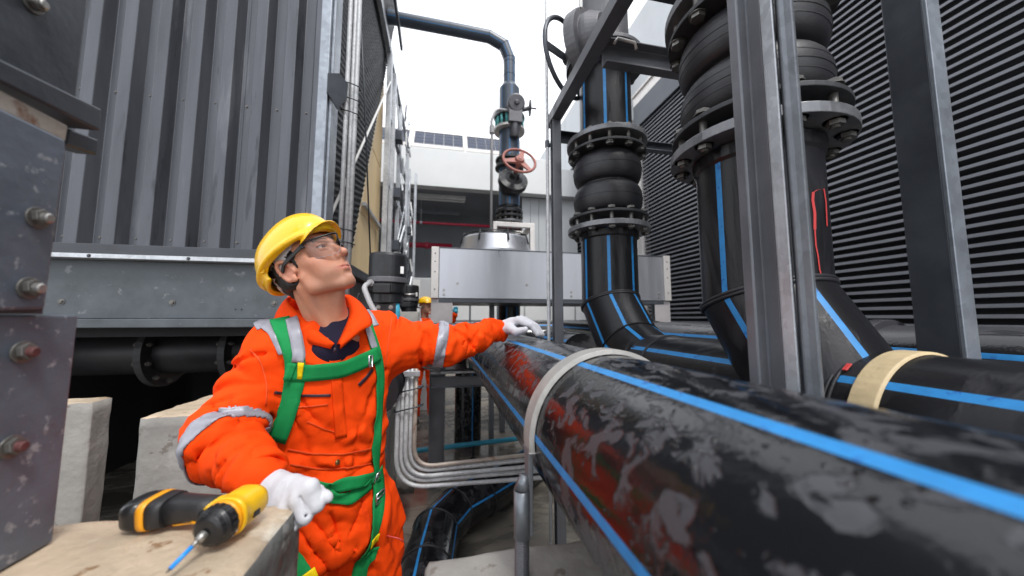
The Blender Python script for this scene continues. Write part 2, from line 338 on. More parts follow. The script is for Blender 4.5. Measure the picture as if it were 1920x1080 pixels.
def slat_mesh(ln):
    mb = MB(); pr = [(.006, .0295), (-.002, .0295), (-.008, .002), (-.006, -.001), (.060, .026), (.060, .029), (-.003, .004), (.001, .026), (.006, .026)]
    k = len(pr); mb.add([(a, 0, b) for a, b in pr]+[(a, ln, b) for a, b in pr], [(i, k+i, k+(i+1) % k, (i+1) % k) for i in range(k)]+[tuple(range(k)), tuple(range(k, 2*k))[::-1]])
    me = bpy.data.meshes.new('slat'); me.from_pydata(mb.v, [], mb.f); me.materials.append(M['louvre']); me.update(); return me
for y0, y1 in ((2.06, 6.10), (-3.0, 2.00)):
    me = slat_mesh(y1-y0)
    for k in range(65): link(me, 'slat', lb, Vector((XW, y0, 1.5+PITCH*(k-13)))-lb.location)
l2 = thing('louvred_annex', 'far louvred wall beyond the grey column with pale panels above it', 'building', (3.5, 8, 0))
mb = MB(); mb.box((3.62, 6.9, 0), (4.0, 12.5, 5.55)); build('backing_wall', mb, 'black', l2)
mb = MB(); mb.box((3.44, 6.9, 5.62), (4.0, 12.5, 5.98)); build('fascia', mb, 'palewall', l2, .006)
mb = MB(); mb.box((3.46, 6.9, 0), (3.62, 12.5, .25)); build('kerb', mb, 'concrete_dark', l2)
for k in range(5):
    mb = MB(); mb.box((3.52, 7.0+k*1.12, 5.99), (4.0, 7.0+k*1.12+1.10, 7.5)); build('wall_panel', mb, 'palewall', l2, .004)
for k, yy in enumerate((6.9, 8.65, 10.4, 12.1)):
    mb = MB(); mb.box((3.47, yy, .25), (3.60, yy+.12, 5.55)); build('mullion', mb, 'frame_steel', l2, .003)
for y0 in (7.02, 8.77, 10.52):
    me = slat_mesh(1.58)
    for k in range(50): link(me, 'slat', l2, Vector((3.5, y0, .35+.104*k))-l2.location)
# ---------------------------------------------------------------- building at the back
fb = thing('plant_room', 'white fronted building at the back with a dark open bay under its deep fascia', 'building', (1, 8, 0))
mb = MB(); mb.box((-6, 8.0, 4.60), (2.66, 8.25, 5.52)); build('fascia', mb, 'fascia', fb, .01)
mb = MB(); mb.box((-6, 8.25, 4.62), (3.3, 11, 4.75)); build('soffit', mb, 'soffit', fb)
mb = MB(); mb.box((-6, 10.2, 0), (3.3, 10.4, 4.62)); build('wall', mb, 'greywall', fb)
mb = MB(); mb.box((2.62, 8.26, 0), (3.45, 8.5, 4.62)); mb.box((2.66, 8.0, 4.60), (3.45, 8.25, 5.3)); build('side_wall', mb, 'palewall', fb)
for k in range(3):
    mb = MB(); x = 1.98+k*.22; mb.box((x, 8.30, 0), (x+.212, 8.36, 4.60)); build('cladding_panel', mb, 'palewall', fb, .004)
mb = MB(); mb.box((-6, 9.9, 0), (2.0, 10.2, .9)); build('kerb', mb, 'palewall', fb)
for k in range(7):
    mb = MB(); x = -.6+k*.62; mb.box((x, 7.6, .85), (x+.6, 7.66, 1.42)); build('low_wall_panel', mb, 'palewall', fb, .004)
    mb = MB(); mb.box((x, 7.62, 1.46), (x+.58, 7.68, 1.86)); build('low_wall_panel', mb, 'fascia', fb, .004)
lt = thing('ceiling_light', 'long white tube light fixed under the soffit of the back building', 'light', (0, 8.6, 4.5))
mb = MB(); mb.box((-1.0, 8.55, 4.50), (.55, 8.67, 4.62)); build('housing', mb, 'white', lt, .01)
mb = MB(); mb.tube([(-.98, 8.61, 4.475), (.53, 8.61, 4.475)], .02, 10); build('tube', mb, 'white', lt)
l3 = thing('ceiling_light', 'second tube light deeper inside the dark bay of the back building', 'light', (0, 9.6, 4.5))
mb = MB(); mb.box((-.9, 9.55, 4.42), (.45, 9.63, 4.50)); build('housing', mb, 'soffit', l3, .01); mb = MB(); mb.box((-.2, 9.57, 4.50), (-.17, 9.60, 4.62)); build('bracket', mb, 'soffit', l3)
p = thing('fire_pipe', 'thin red pipe hung across the dark bay, the upper one', 'pipe', (0, 8.8, 3.9))
a = at(772, 424, Y=8.8); b = at(925, 433, Y=8.8); z = 3.93
mb = MB(); mb.tube([(-3, 8.8, z), (2.6, 8.8, z)], .035, 12); build('tube', mb, 'redpipe', p)
for x in (-.55, 1.4):
    mb = MB(); mb.tube([(x, 8.8, z), (x, 8.8, 4.62)], .008, 6); mb.lathe([(.045, -.03), (.045, .03)], (x, 8.8, z), (1, 0, 0), 12); build('hanger', mb, 'galv', p)
p = thing('fire_pipe', 'thick red pipe low on the bay wall left of the silver cooler', 'pipe', (0, 9.4, 3.5))
mb = MB(); mb.tube([(-3, 9.4, 3.47), (.25, 9.4, 3.47)], .075, 14); build('tube', mb, 'redpipe', p)
mb = MB(); mb.lathe([(.095, -.04), (.095, .04)], (-.42, 9.4, 3.47), (1, 0, 0), 16); build('coupling', mb, 'redpipe', p)
# solar panels on the roof
for k, x0 in enumerate((-2.10, -.76, .56)):
    s = thing('solar_panel', ['leftmost tilted solar panel on the back roof, mostly behind the cooling tower', 'solar panel on the back roof just right of the cooling tower', 'solar panel on the back roof next to the tall valve pipe'][k], 'solar panel', (x0, 8.25, 5.62), 'solar panels on the back roof')
    lo = Vector((x0, 8.25, 5.62)); up = Vector((0, .50, .70)); un = up.normalized(); nn = Vector((0, -un.z, un.y)); w = 1.24
    for i in range(5):
        for j in range(5):
            c = lo+Vector((.02+.242*i+.117, 0, 0))+up*(.03+.19*j+.09); mb = MB(); mb.beam(c-up*.088, c+up*.088, .232, .012, up=nn); build('cell', mb, 'solar', s)
    mb = MB(); mb.beam(lo+Vector((w/2, 0, 0))+nn*-.012, lo+Vector((w/2, 0, 0))+up+nn*-.012, w-.02, .008, up=nn); build('back_sheet', mb, 'white', s)
    mb = MB()
    for a, b in ((lo, lo+Vector((w, 0, 0))), (lo+up, lo+up+Vector((w, 0, 0))), (lo, lo+up), (lo+Vector((w, 0, 0)), lo+up+Vector((w, 0, 0)))): mb.beam(a, b, .03, .035, up=nn)
    build('frame', mb, 'alu_edge', s)
mb = MB(); mb.box((-3.2, 8.12, 5.60), (2.0, 8.20, 5.68)); 
for x in (-1.7, .47, 1.85): mb.box((x, 8.10, 5.5), (x+.06, 8.115, 6.0))
tag(build('roof_rail', mb, 'alu_edge', org=(0, 8.2, 5.7)), 'grey steel rail carrying the solar panels above the white fascia', 'rail')
# ================================================================== COOLING TOWER (left)
XS = -.68; YT = 2.2
ct = thing('cooling_tower', 'big grey cooling tower with corrugated front, black fill and galvanised side frame', 'cooling tower', (-2, 4, 0))
def corr(x0, n):   # n ribs of the corrugated front starting at x0
    pr = []
    for k in range(n):
        x = x0+k*.16; pr += [(x, 0), (x+.055, 0), (x+.078, .058), (x+.134, .058), (x+.157, 0)]
    pr.append((x0+n*.16+.015, 0)); return pr
x = -3.1; rows = 0
while x < -.76:
    n = 3; pr = corr(x, n); pr = [(min(a, -.70), d) for a, d in pr]; mb = MB(); off = .003*(rows % 2)
    vs = [(a, YT-d-off, 1.885) for a, d in pr]+[(a, YT-d-off, 6.4) for a, d in pr]; k = len(pr)
    mb.add(vs, [(i, i+1, k+i+1, k+i) for i in range(k-1)]); build('corrugated_sheet', mb, 'panel', ct, .0045, .0015); x += .48; rows += 1
for k in range(13):
    for z in (1.93, 2.75, 3.55): screw(ct, (-2.78+k*.16+.028, YT-.001, z), (0, -1, 0), .0055, .005, 'bolt_dark', 'rivet')
mb = MB(); mb.box((-3.1, YT+.012, 1.88), (XS-.01, YT+.03, 6.4)); build('inner_panel', mb, 'black', ct)
mb = MB(); mb.box((-.755, YT-.062, 1.885), (-.700, YT+.01, 6.4)); build('corner_post', mb, 'panel_edge', ct, .004)
mb = MB(); mb.box((-.699, YT-.03, 1.885), (XS-.004, YT+.10, 6.4)); build('corner_strip', mb, 'panel_edge', ct, .003)
mb = MB(); mb.box((-3.1, YT-.075, 1.845), (XS+.02, YT-.004, 1.884)); build('bottom_trim', mb, 'dark_trim', ct, .003)
mb = MB(); mb.box((-3.1, YT-.10, 1.805), (XS+.025, YT-.01, 1.828)); build('flange_strip', mb, 'galv', ct, .002)
for x in (-1.75, -1.32, -.98): screw(ct, (x, YT-.1, 1.816), (0, -1, 0), .006, .004, 'dark_trim', 'rivet')
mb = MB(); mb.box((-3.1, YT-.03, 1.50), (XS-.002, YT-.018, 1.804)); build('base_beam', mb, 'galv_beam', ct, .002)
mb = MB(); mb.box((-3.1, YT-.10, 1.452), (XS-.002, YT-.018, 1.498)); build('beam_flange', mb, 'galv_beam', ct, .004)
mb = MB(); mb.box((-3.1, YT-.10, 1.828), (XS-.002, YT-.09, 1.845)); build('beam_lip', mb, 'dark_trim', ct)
for x in (-1.42, -.93, -1.9): screw(ct, (x, YT-.031, 1.585), (0, -1, 0), .010, .008, 'bolt_dark')
for x in (-1.12, -1.09): screw(ct, (x, YT-.031, 1.55), (0, -1, 0), .004, .002, 'black', 'hole', False)
mb = MB(); mb.box((XS-.02, YT-.03, 1.452), (XS, 7.7, 1.80)); build('side_beam', mb, 'galv_beam', ct, .003)
mb = MB(); mb.box((XS-.3, YT+.1, 1.84), (XS+.02, 7.7, 1.90)); mb.box((XS-.02, YT-.03, 1.805), (XS+.06, 7.7, 1.838)); build('side_ledge', mb, 'dark_steel', ct, .004)
mb = MB(); mb.box((-3.1, YT+.05, 1.40), (XS-.03, 7.7, 1.452)); mb.box((-3.3, YT, 0), (-3.15, 7.8, 6.4)); mb.box((-3.1, 7.6, 1.45), (XS-.1, 7.7, 3.5)); build('basin_and_void_walls', mb, 'black', ct)  # basin floor, plus black closing walls added to keep the void dark
mb = MB(); mb.box((-3.1, 5.2, 0), (XS-.6, 5.3, 1.40)); build('void_dark_wall', mb, 'black', ct)  # black wall added so the space under the tower stays dark
# scribbled letters on the side beam
cu = bpy.data.curves.new('chalk_writing', 'FONT'); cu.body = 'YMC'; cu.size = .05; cu.extrude = .0006; cu.materials.append(mat('chalk', (.6, .62, .63), .8))
tmp = bpy.data.objects.new('tmp', cu); COL.objects.link(tmp); bpy.context.view_layer.update()
me = bpy.data.meshes.new_from_object(tmp.evaluated_get(bpy.context.evaluated_depsgraph_get())); bpy.data.objects.remove(tmp); me.materials.clear(); me.materials.append(cu.materials[0])
o = link(me, 'chalk_writing', ct); o.location = Vector((XS+.0015, 2.32, 1.60))-ct.location; o.rotation_euler = (R(90), 0, R(90))
# black wavy fill pack: real relief on a slanted face
ny, nz = 190, 330; mb = MB(); vs = []; X0 = -.76
for j in range(nz+1):
    z = 1.90+j*(4.5/nz); ymax = 3.12+(z-1.98)*.50; ymax += .006*math.sin(z*90)
    for i in range(ny+1):
        y = 2.24+(ymax-2.24)*i/ny
        a = math.sin((y*1.0+z*.42)*2*math.pi/.034); b = math.sin((z-.25*y)*2*math.pi/.055)
        vs.append((X0-.022+.006*a*(.45+.55*b)+.004*b, y, z))
mb.add(vs, [(j*(ny+1)+i, j*(ny+1)+i+1, (j+1)*(ny+1)+i+1, (j+1)*(ny+1)+i) for j in range(nz) for i in range(ny)], 0, True)
build('fill_pack', mb, 'fill', ct, kind='stuff')
# tan end panel beyond the fill
for k, (z0, z1) in enumerate(((1.90, 2.62), (2.64, 3.45), (3.47, 4.6))):
    mb = MB(); ya = 3.10+(z0-1.98)*.50; yb = 3.10+(z1-1.98)*.50
    mb.add([(-.80, ya-.06, z0), (-.80, ya+.12, z0), (-.80, yb+.12, z1), (-.80, yb-.06, z1)], [(0, 1, 2, 3)]); build('end_sheet', mb, 'tanpale', ct, 0, .006)
    mb = MB(); mb.add([(-.82, ya+.1, z0), (-.82, 4.62, z0), (-.82, 4.62, z1), (-.82, min(yb+.1, 4.5), z1)], [(0, 1, 2, 3)]); build('end_panel', mb, 'tanpanel', ct, 0, .01)
mb = MB(); mb.box((-.80, 3.55, 2.62), (-.76, 4.45, 2.66)); build('panel_rail', mb, 'galv', ct, .003)
# side frame: posts, rails, braces
def post(y, w, z0, z1, m='galv', x=-.72):
    mb = MB(); mb.beam((x, y, z0), (x, y, z1), w, .07, up=(0, 1, 0), prof=channel(w, .09, .008)); return build('post', mb, m, ct, .002)
post(4.45, .06, 1.9, 5.0); post(4.75, .05, 1.9, 4.9, x=-.70); post(5.6, .06, 1.9, 5.0); post(6.3, .05, 1.9, 4.6, x=-.66); post(7.3, .06, 1.5, 4.65); post(7.5, .05, 1.5, 4.65, x=-.60)
for zz, y0, y1 in ((5.0, 2.3, 7.4), (4.2, 4.5, 7.4), (3.3, 4.5, 7.5), (2.5, 5.6, 7.5), (2.9, 6.3, 7.5)):
    mb = MB(); mb.beam((-.73, y0, zz), (-.73, y1, zz), .05, .07); build('rail', mb, 'galv', ct, .003)
mb = MB(); mb.beam((-.73, 2.3, 5.15), (-.73, 4.6, 5.05), .03, .12); mb.beam((-.60, 2.3, 5.35), (-.60, 4.6, 5.2), .03, .08); build('top_angle', mb, 'dark_steel', ct, .003)
for a, b in (((-.70, 2.22, 2.05), (-.70, 4.40, 4.55)), ((-.68, 4.8, 4.7), (-.68, 7.3, 2.2)), ((-.68, 4.8, 2.1), (-.68, 7.3, 4.5)), ((-.69, 5.6, 3.3), (-.69, 7.4, 2.0))):
    mb = MB(); mb.tube([a, b], .011, 8); build('brace_rod', mb, 'white' if a[1] < 3 else 'galv', ct)
mb = MB(); mb.tube([(-.68, 2.6, 4.2), (-.62, 2.72, 3.2), (-.55, 2.88, 1.75)], .006, 6); build('hanging_wire', mb, 'dark_steel', ct)
for y, z in ((4.9, 4.05), (4.9, 3.2), (4.9, 2.45), (6.6, 3.1)):
    mb = MB(); mb.box((-.70, y, z), (-.60, y+.16, z+.14)); build('bracket', mb, 'dark_steel', ct, .003)
random.seed(3)
for k in range(26):   # ladder and cage pieces seen edge on behind the posts
    y = 5.2+random.random()*2.1; z = 2.0+random.random()*3.4; mb = MB(); dz = random.uniform(.12, .5)
    mb.beam((-.60-random.random()*.1, y, z), (-.60-random.random()*.1, y+random.uniform(-.1, .35), z+dz), .022, .03, up=(0, 1, 0)); build('cage_bar', mb, random.choice(['galv', 'galv', 'dark_steel', 'white']), ct)
# bundle of three conduits beside the corner
cb = thing('conduit_bundle', 'three pale vertical conduits strapped together beside the tower corner', 'conduit', (-.6, 2.3, 1.9))
for k in range(3):
    mb = MB(); x = -.628+k*.025; y = 2.27+(k % 2)*.018+k*.01
    mb.tube([(x, y, 1.55), (x+.001, y, 3.0), (x-.003, y+.004, 4.6), (x+.004, y, 6.2)], .0145, 12); build('conduit', mb, 'conduit', cb)
for z, w in ((1.98, .05), (2.06, .05), (2.92, .05), (2.83, .05), (3.02, .05)):
    mb = MB(); mb.tube([(-.65, 2.245, z), (-.60, 2.248, z-.006), (-.555, 2.26, z-.014), (-.548, 2.30, z-.014), (-.60, 2.32, z), (-.65, 2.31, z)], .004, 6, closed=True); build('cable_tie', mb, 'blackmetal', cb)
mb = MB(); mb.add([(-.70, 2.13, 2.98), (-.655, 2.19, 3.03), (-.615, 2.24, 3.0), (-.62, 2.24, 2.90), (-.655, 2.19, 2.79), (-.70, 2.13, 2.86)], [(0, 1, 2, 3, 4, 5)]); build('bracket', mb, 'dark_steel', cb, 0, .006)
# pipework under the tower, its deep shade put into darker materials
up = thing('underfloor_pipe', 'dark flanged pipe in the shade under the cooling tower', 'pipe', (-1.8, 2.8, 1.25))
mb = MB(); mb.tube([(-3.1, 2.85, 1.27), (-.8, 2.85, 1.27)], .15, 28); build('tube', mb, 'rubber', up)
for x in (-1.88, -1.42):
    mb = MB(); mb.lathe([(.15, -.02), (.235, -.02), (.235, .02), (.15, .02)], (x, 2.85, 1.27), (1, 0, 0), 36); f = build('flange', mb, 'flange_dark', up)
    bolts(f, (x, 2.85, 1.27), (1, 0, 0), .2, 10, .014, .07, 'bolt_dark')
# ================================================================== CONCRETE PLINTHS
def rough_block(name, a, b, label, m=('concrete',), top=None, seed=0, sub=22):
    """cast block with uneven faces and chipped edges"""
    bm = bmesh.new(); bmesh.ops.create_cube(bm, size=1)
    (x0, y0, z0), (x1, y1, z1) = a, b
    for vv in bm.verts: vv.co = ((x0 if vv.co.x < 0 else x1), (y0 if vv.co.y < 0 else y1), (z0 if vv.co.z < 0 else z1))
    bmesh.ops.subdivide_edges(bm, edges=bm.edges[:], cuts=sub, use_grid_fill=True)
    c = Vector(((x0+x1)/2, (y0+y1)/2, z0))
    for vv in bm.verts:
        p = vv.co.copy(); e = sum(1 for q, lo, hi in ((p.x, x0, x1), (p.y, y0, y1), (p.z, z0, z1)) if abs(q-lo) < 1e-4 or abs(q-hi) < 1e-4)
        n1 = noise.noise(p*9+Vector((seed, 0, 0)))*.004+noise.noise(p*40)*.0015
        d = Vector(((p.x-c.x), (p.y-c.y), 0)); 
        if d.length: vv.co += d.normalized()*n1
        if p.z > z1-1e-4: vv.co.z += noise.noise(p*7+Vector((0, seed, 0)))*.005+noise.noise(p*30)*.002
        if e >= 2: 
            ch = .004+.010*max(0, noise.noise(p*25+Vector((seed, 3, 0)))); cc = Vector(((x0+x1)/2, (y0+y1)/2, (z0+z1)/2))
            vv.co += (cc-p).normalized()*ch
    me = bpy.data.meshes.new(name); 
    for f in bm.faces:
        f.smooth = True
        if top and f.normal.z > .7: f.material_index = 1
    bm.transform(Matrix.Translation(-c)); bm.to_mesh(me); bm.free(); me.materials.append(M[m[0]])
    if top: me.materials.append(M[top])
    o = link(me, name, None, c); return tag(o, label, 'plinth')
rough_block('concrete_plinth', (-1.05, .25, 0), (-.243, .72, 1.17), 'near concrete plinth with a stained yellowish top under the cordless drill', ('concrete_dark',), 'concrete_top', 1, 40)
rough_block('concrete_plinth', (-1.12, 1.60, 0), (-.62, 2.0, 1.125), 'pale cracked concrete plinth behind the elbow of the worker', ('concrete',), 'concrete_top', 2, 26)
rough_block('concrete_plinth', (-1.9, 1.60, 0), (-1.272, 1.68, 1.19), 'pale concrete plinth just right of the steel post at the left edge', ('concrete',), 'concrete_top', 5, 26)
rough_block('concrete_plinth', (-.02, .56, .62), (.78, .748, 1.02), 'low concrete block under the big wet pipe holding the U bolt', ('concrete',), 'concrete', 9, 26)
rough_block('concrete_pedestal', (.1, .58, 0), (.66, .73, .62), 'concrete pedestal carrying the block under the big wet pipe', ('concrete_dark',), None, 4, 10)
rough_block('concrete_pillar', (-.30, 2.65, .25), (-.17, 2.85, 1.55), 'slim square concrete pillar behind the grey conduits', ('concrete',), None, 6, 10)
rough_block('concrete_pillar_base', (-.62, 2.3, 0), (-.30, 2.6, .88), 'squat concrete block left of the slim concrete pillar', ('concrete',), None, 8, 10)
# ================================================================== FOREGROUND STEEL POST (left edge)
fp = thing('steel_post', 'blotchy galvanised steel post with red ended bolts at the left edge', 'post', (-.57, .5, 1.17))
mb = MB(); mb.box((-.62, .34, 1.175), (-.55, .655, 1.505)); build('lower_plate', mb, 'galv_post', fp, .003)
q = [at(a, b, X=-.54) for a, b in [(-60, 172), (124, 262), (126, 290), (86, 580), (-60, 584)]]; q2 = [p-Vector((.05, 0, 0)) for p in q]
mb = MB(); mb.add(q+q2, [(0, 1, 2, 3, 4), (9, 8, 7, 6, 5), (0, 5, 6, 1), (1, 6, 7, 2), (2, 7, 8, 3), (3, 8, 9, 4), (4, 9, 5, 0)])
build('upper_plate', mb, 'galv_post', fp, .004)
mb = MB(); mb.box((-.60, .30, 1.506), (-.545, .60, 1.519)); build('splice', mb, 'dark_trim', fp)
def slopebar(name, pts, x, w, m):
    q = [at(a, b, X=x) for a, b in pts]; mb = MB(); mb.add(q+[p-Vector((w, 0, 0)) for p in q], [(0, 1, 2, 3), (7, 6, 5, 4), (0, 4, 5, 1), (1, 5, 6, 2), (2, 6, 7, 3), (3, 7, 4, 0)]); return build(name, mb, m, fp, .003)
slopebar('channel_beam', [(-60, 80), (192, 205), (190, 247), (-60, 122)], -.545, .05, 'dark_steel')
slopebar('angle_leg', [(-60, 136), (130, 236), (124, 267), (-60, 178)], -.552, .012, 'rusty')
slopebar('seat_angle', [(128, 240), (186, 262), (184, 292), (122, 272)], -.575, .03, 'dark_steel')
mb = MB(); mb.box((-.60, .15, 1.835), (-.585, .655, 2.6)); build('gusset_plate', mb, 'dark_steel', fp, .003)
for (px, py, x, m) in ((68, 408, -.54, 'bolt'), (52, 540, -.54, 'bolt'), (40, 660, -.55, 'bolt_red'), (18, 838, -.55, 'bolt_red'), (60, 5, -.585, 'bolt')):
    q = at(px, py, X=x); mb = MB(); q = Vector((x, q.y, q.z))
    mb.lathe([(.0145, 0), (.0145, .003)], q, (1, 0, 0), 18); mb.lathe([(.0112, .003), (.0112, .010)], q, (1, 0, .15), 6, 0); bo = build('bolt', mb, 'bolt_dark', fp, .001)
    mb = MB(); mb.lathe([(.0070, .009), (.0066, .015), (.005, .0165)], q, (1, 0, 0), 12); build('bolt_end', mb, m, bo)
# ================================================================== BIG PIPES
MPX, MPZ, MR = .338, 1.266, .16
mp = thing('main_pipe', 'biggest nearest wet black pipe with two blue stripes running toward the camera', 'pipe', (MPX, 1, MPZ))
mb = MB(); rg = stripe_pipe(mb, [(MPX, -.9, MPZ), (MPX, .3, MPZ), (MPX, 1.0, MPZ), (MPX, 3.9, MPZ), (MPX, 4.2, MPZ-.12), (MPX, 4.3, MPZ-.4), (MPX, 4.3, 0)], MR, (0, 0, 1), [R(-25), R(63), R(-87), R(165)], .0135, 72)
STR = [R(a) for a in (0, 0)]
build('tube', mb, ['pipe_near', 'blue'], mp)
bead(rg[3], mp); bead(rg[4], mp)
def ring_strap(x, y, z, r, w, t, a0, a1, m, parent, name='strap', n=48, tilt=0.):
    mb = MB(); pr = [(r, -w/2), (r+t, -w/2+.004), (r+t, w/2-.004), (r, w/2)]; vs = []
    for i in range(n+1):
        a = a0+(a1-a0)*i/n
        for rr, d in pr: vs.append((x+math.sin(a)*rr, y+d+tilt*math.cos(a), z+math.cos(a)*rr))
    mb.add(vs, [(4*i+j, 4*i+(j+1) % 4, 4*i+4+(j+1) % 4, 4*i+4+j) for i in range(n) for j in range(4)]+[(0, 1, 2, 3), (4*n+3, 4*n+2, 4*n+1, 4*n)], 0, False)
    o = build(name, mb, m, parent, .0015); return o
cl = thing('pipe_clamp', 'pale painted U bolt clamp over the big wet pipe on its concrete block', 'clamp', (MPX, .67, 1.02))
ring_strap(MPX, .672, MPZ, MR+.001, .054, .010, R(-97), R(97), 'strap', cl)
for s in (-1, 1):
    mb = MB(); x = MPX+s*(MR+.006); mb.add([(x-.005, .654, 1.25), (x+.005, .654, 1.25), (x+.005, .690, 1.25), (x-.005, .690, 1.25), (x-.005, .660, 1.09), (x+.005, .660, 1.09), (x+.005, .685, 1.09), (x-.005, .685, 1.09)], [(0, 1, 2, 3), (7, 6, 5, 4), (0, 4, 5, 1), (1, 5, 6, 2), (2, 6, 7, 3), (3, 7, 4, 0)]); build('strap_leg', mb, 'galv_dark', cl, .002)
    x2 = x+s*.016; mb = MB(); mb.tube([(x2, .664, 1.09), (x2, .664, 1.175)], .0155, 16); mb.tube([(x2, .664, 1.174), (x2-s*.008, .668, 1.20)], [.0155, .010], 16); build('rod', mb, 'galv_dark', cl)
    mb = MB(); mb.lathe([(.0140 if k % 2 else .0122, -.08+k*.0021) for k in range(87)], (x2, .664, 1.0), (0, 0, 1), 16, smooth=False); build('threaded_rod', mb, 'greymetal', cl)
# header with the risers
HX, HZ, HR = .96, 1.266, .16
hd = thing('header_pipe', 'black header pipe behind the big pipe, fed by the near riser', 'pipe', (HX, .8, HZ))
mb = MB(); rg = stripe_pipe(mb, [(HX, 1.44, HZ), (HX, 1.30, HZ), (HX, .60, HZ), (HX, -.9, HZ)], HR, (-.75, 0, .66), [0, R(90), R(180), R(270)], .018, 56)
build('tube', mb, ['pipe', 'blue'], hd); bead(rg[0], hd); bead(rg[1], hd, .003); bead(rg[2], hd, .004, gap=.010)
ts = thing('pipe_strap', 'tan fabric strap over the black header pipe by the near riser', 'strap', (HX, .45, HZ))
ring_strap(HX, .535, HZ, HR+.001, .052, .006, R(-120), R(120), 'tan', ts, 'band')
hf = thing('far_header_pipe', 'short black header beyond the middle riser', 'pipe', (HX, 3, HZ))
mb = MB(); rg = stripe_pipe(mb, [(HX, 2.25, HZ-.02), (HX, 2.6, HZ-.02), (HX, 4.8, HZ-.02)], HR-.01, (-.75, 0, .66), [0, R(90), R(180), R(270)], .02, 40)
build('tube', mb, ['pipe_tank', 'blue'], hf); bead(rg[1], hf)
FX = 1.9
h3 = thing('rear_header_pipe', 'shiny black header pipe lying along the foot of the louvres', 'pipe', (FX, 3, 1.3))
mb = MB(); rg = stripe_pipe(mb, [(FX, -1.5, 1.31), (FX, 1.15, 1.31), (FX, 2.78, 1.31), (FX, 6.5, 1.31)], .16, (-.9, 0, .42), [0, R(90), R(180), R(270)], .02, 48)
build('tube', mb, ['pipe_tank', 'blue'], h3); bead(rg[2], h3, .006)
mb = MB(); mb.lathe([(.16, -.16), (.185, -.16), (.185, -.10), (.172, -.095), (.172, -.05), (.185, -.045), (.185, 0), (.172, .005), (.172, .05), (.19, .055), (.19, .12), (.16, .12)], (FX, 1.28, 1.31), (0, 1, 0), 48); build('coupling', mb, 'pipe_tank', h3, .004)
mb = MB(); mb.tube([(1.75, 3.0, 1.47), (1.75, 3.0, 1.60), (1.75, 3.0, 1.90), (1.73, 3.0, 1.93)], [.03, .024, .022, .014], 10); mb.lathe([(.042, 0), (.042, .03)], (1.75, 3.0, 1.5), (0, 0, 1), 8); build('air_vent', mb, 'rusty', h3)
bp = thing('cross_pipe', 'black pipe crossing behind the outstretched orange sleeve', 'pipe', (0, 3.05, 1.3))
mb = MB(); rg = stripe_pipe(mb, [(-.25, 3.1, 1.31), (.3, 3.1, 1.31), (1.1, 3.1, 1.31)], .15, (0, -.5, .8), [0, R(90), R(180)], .018, 40); build('tube', mb, ['pipe_tank', 'blue'], bp); bead(rg[1], bp)
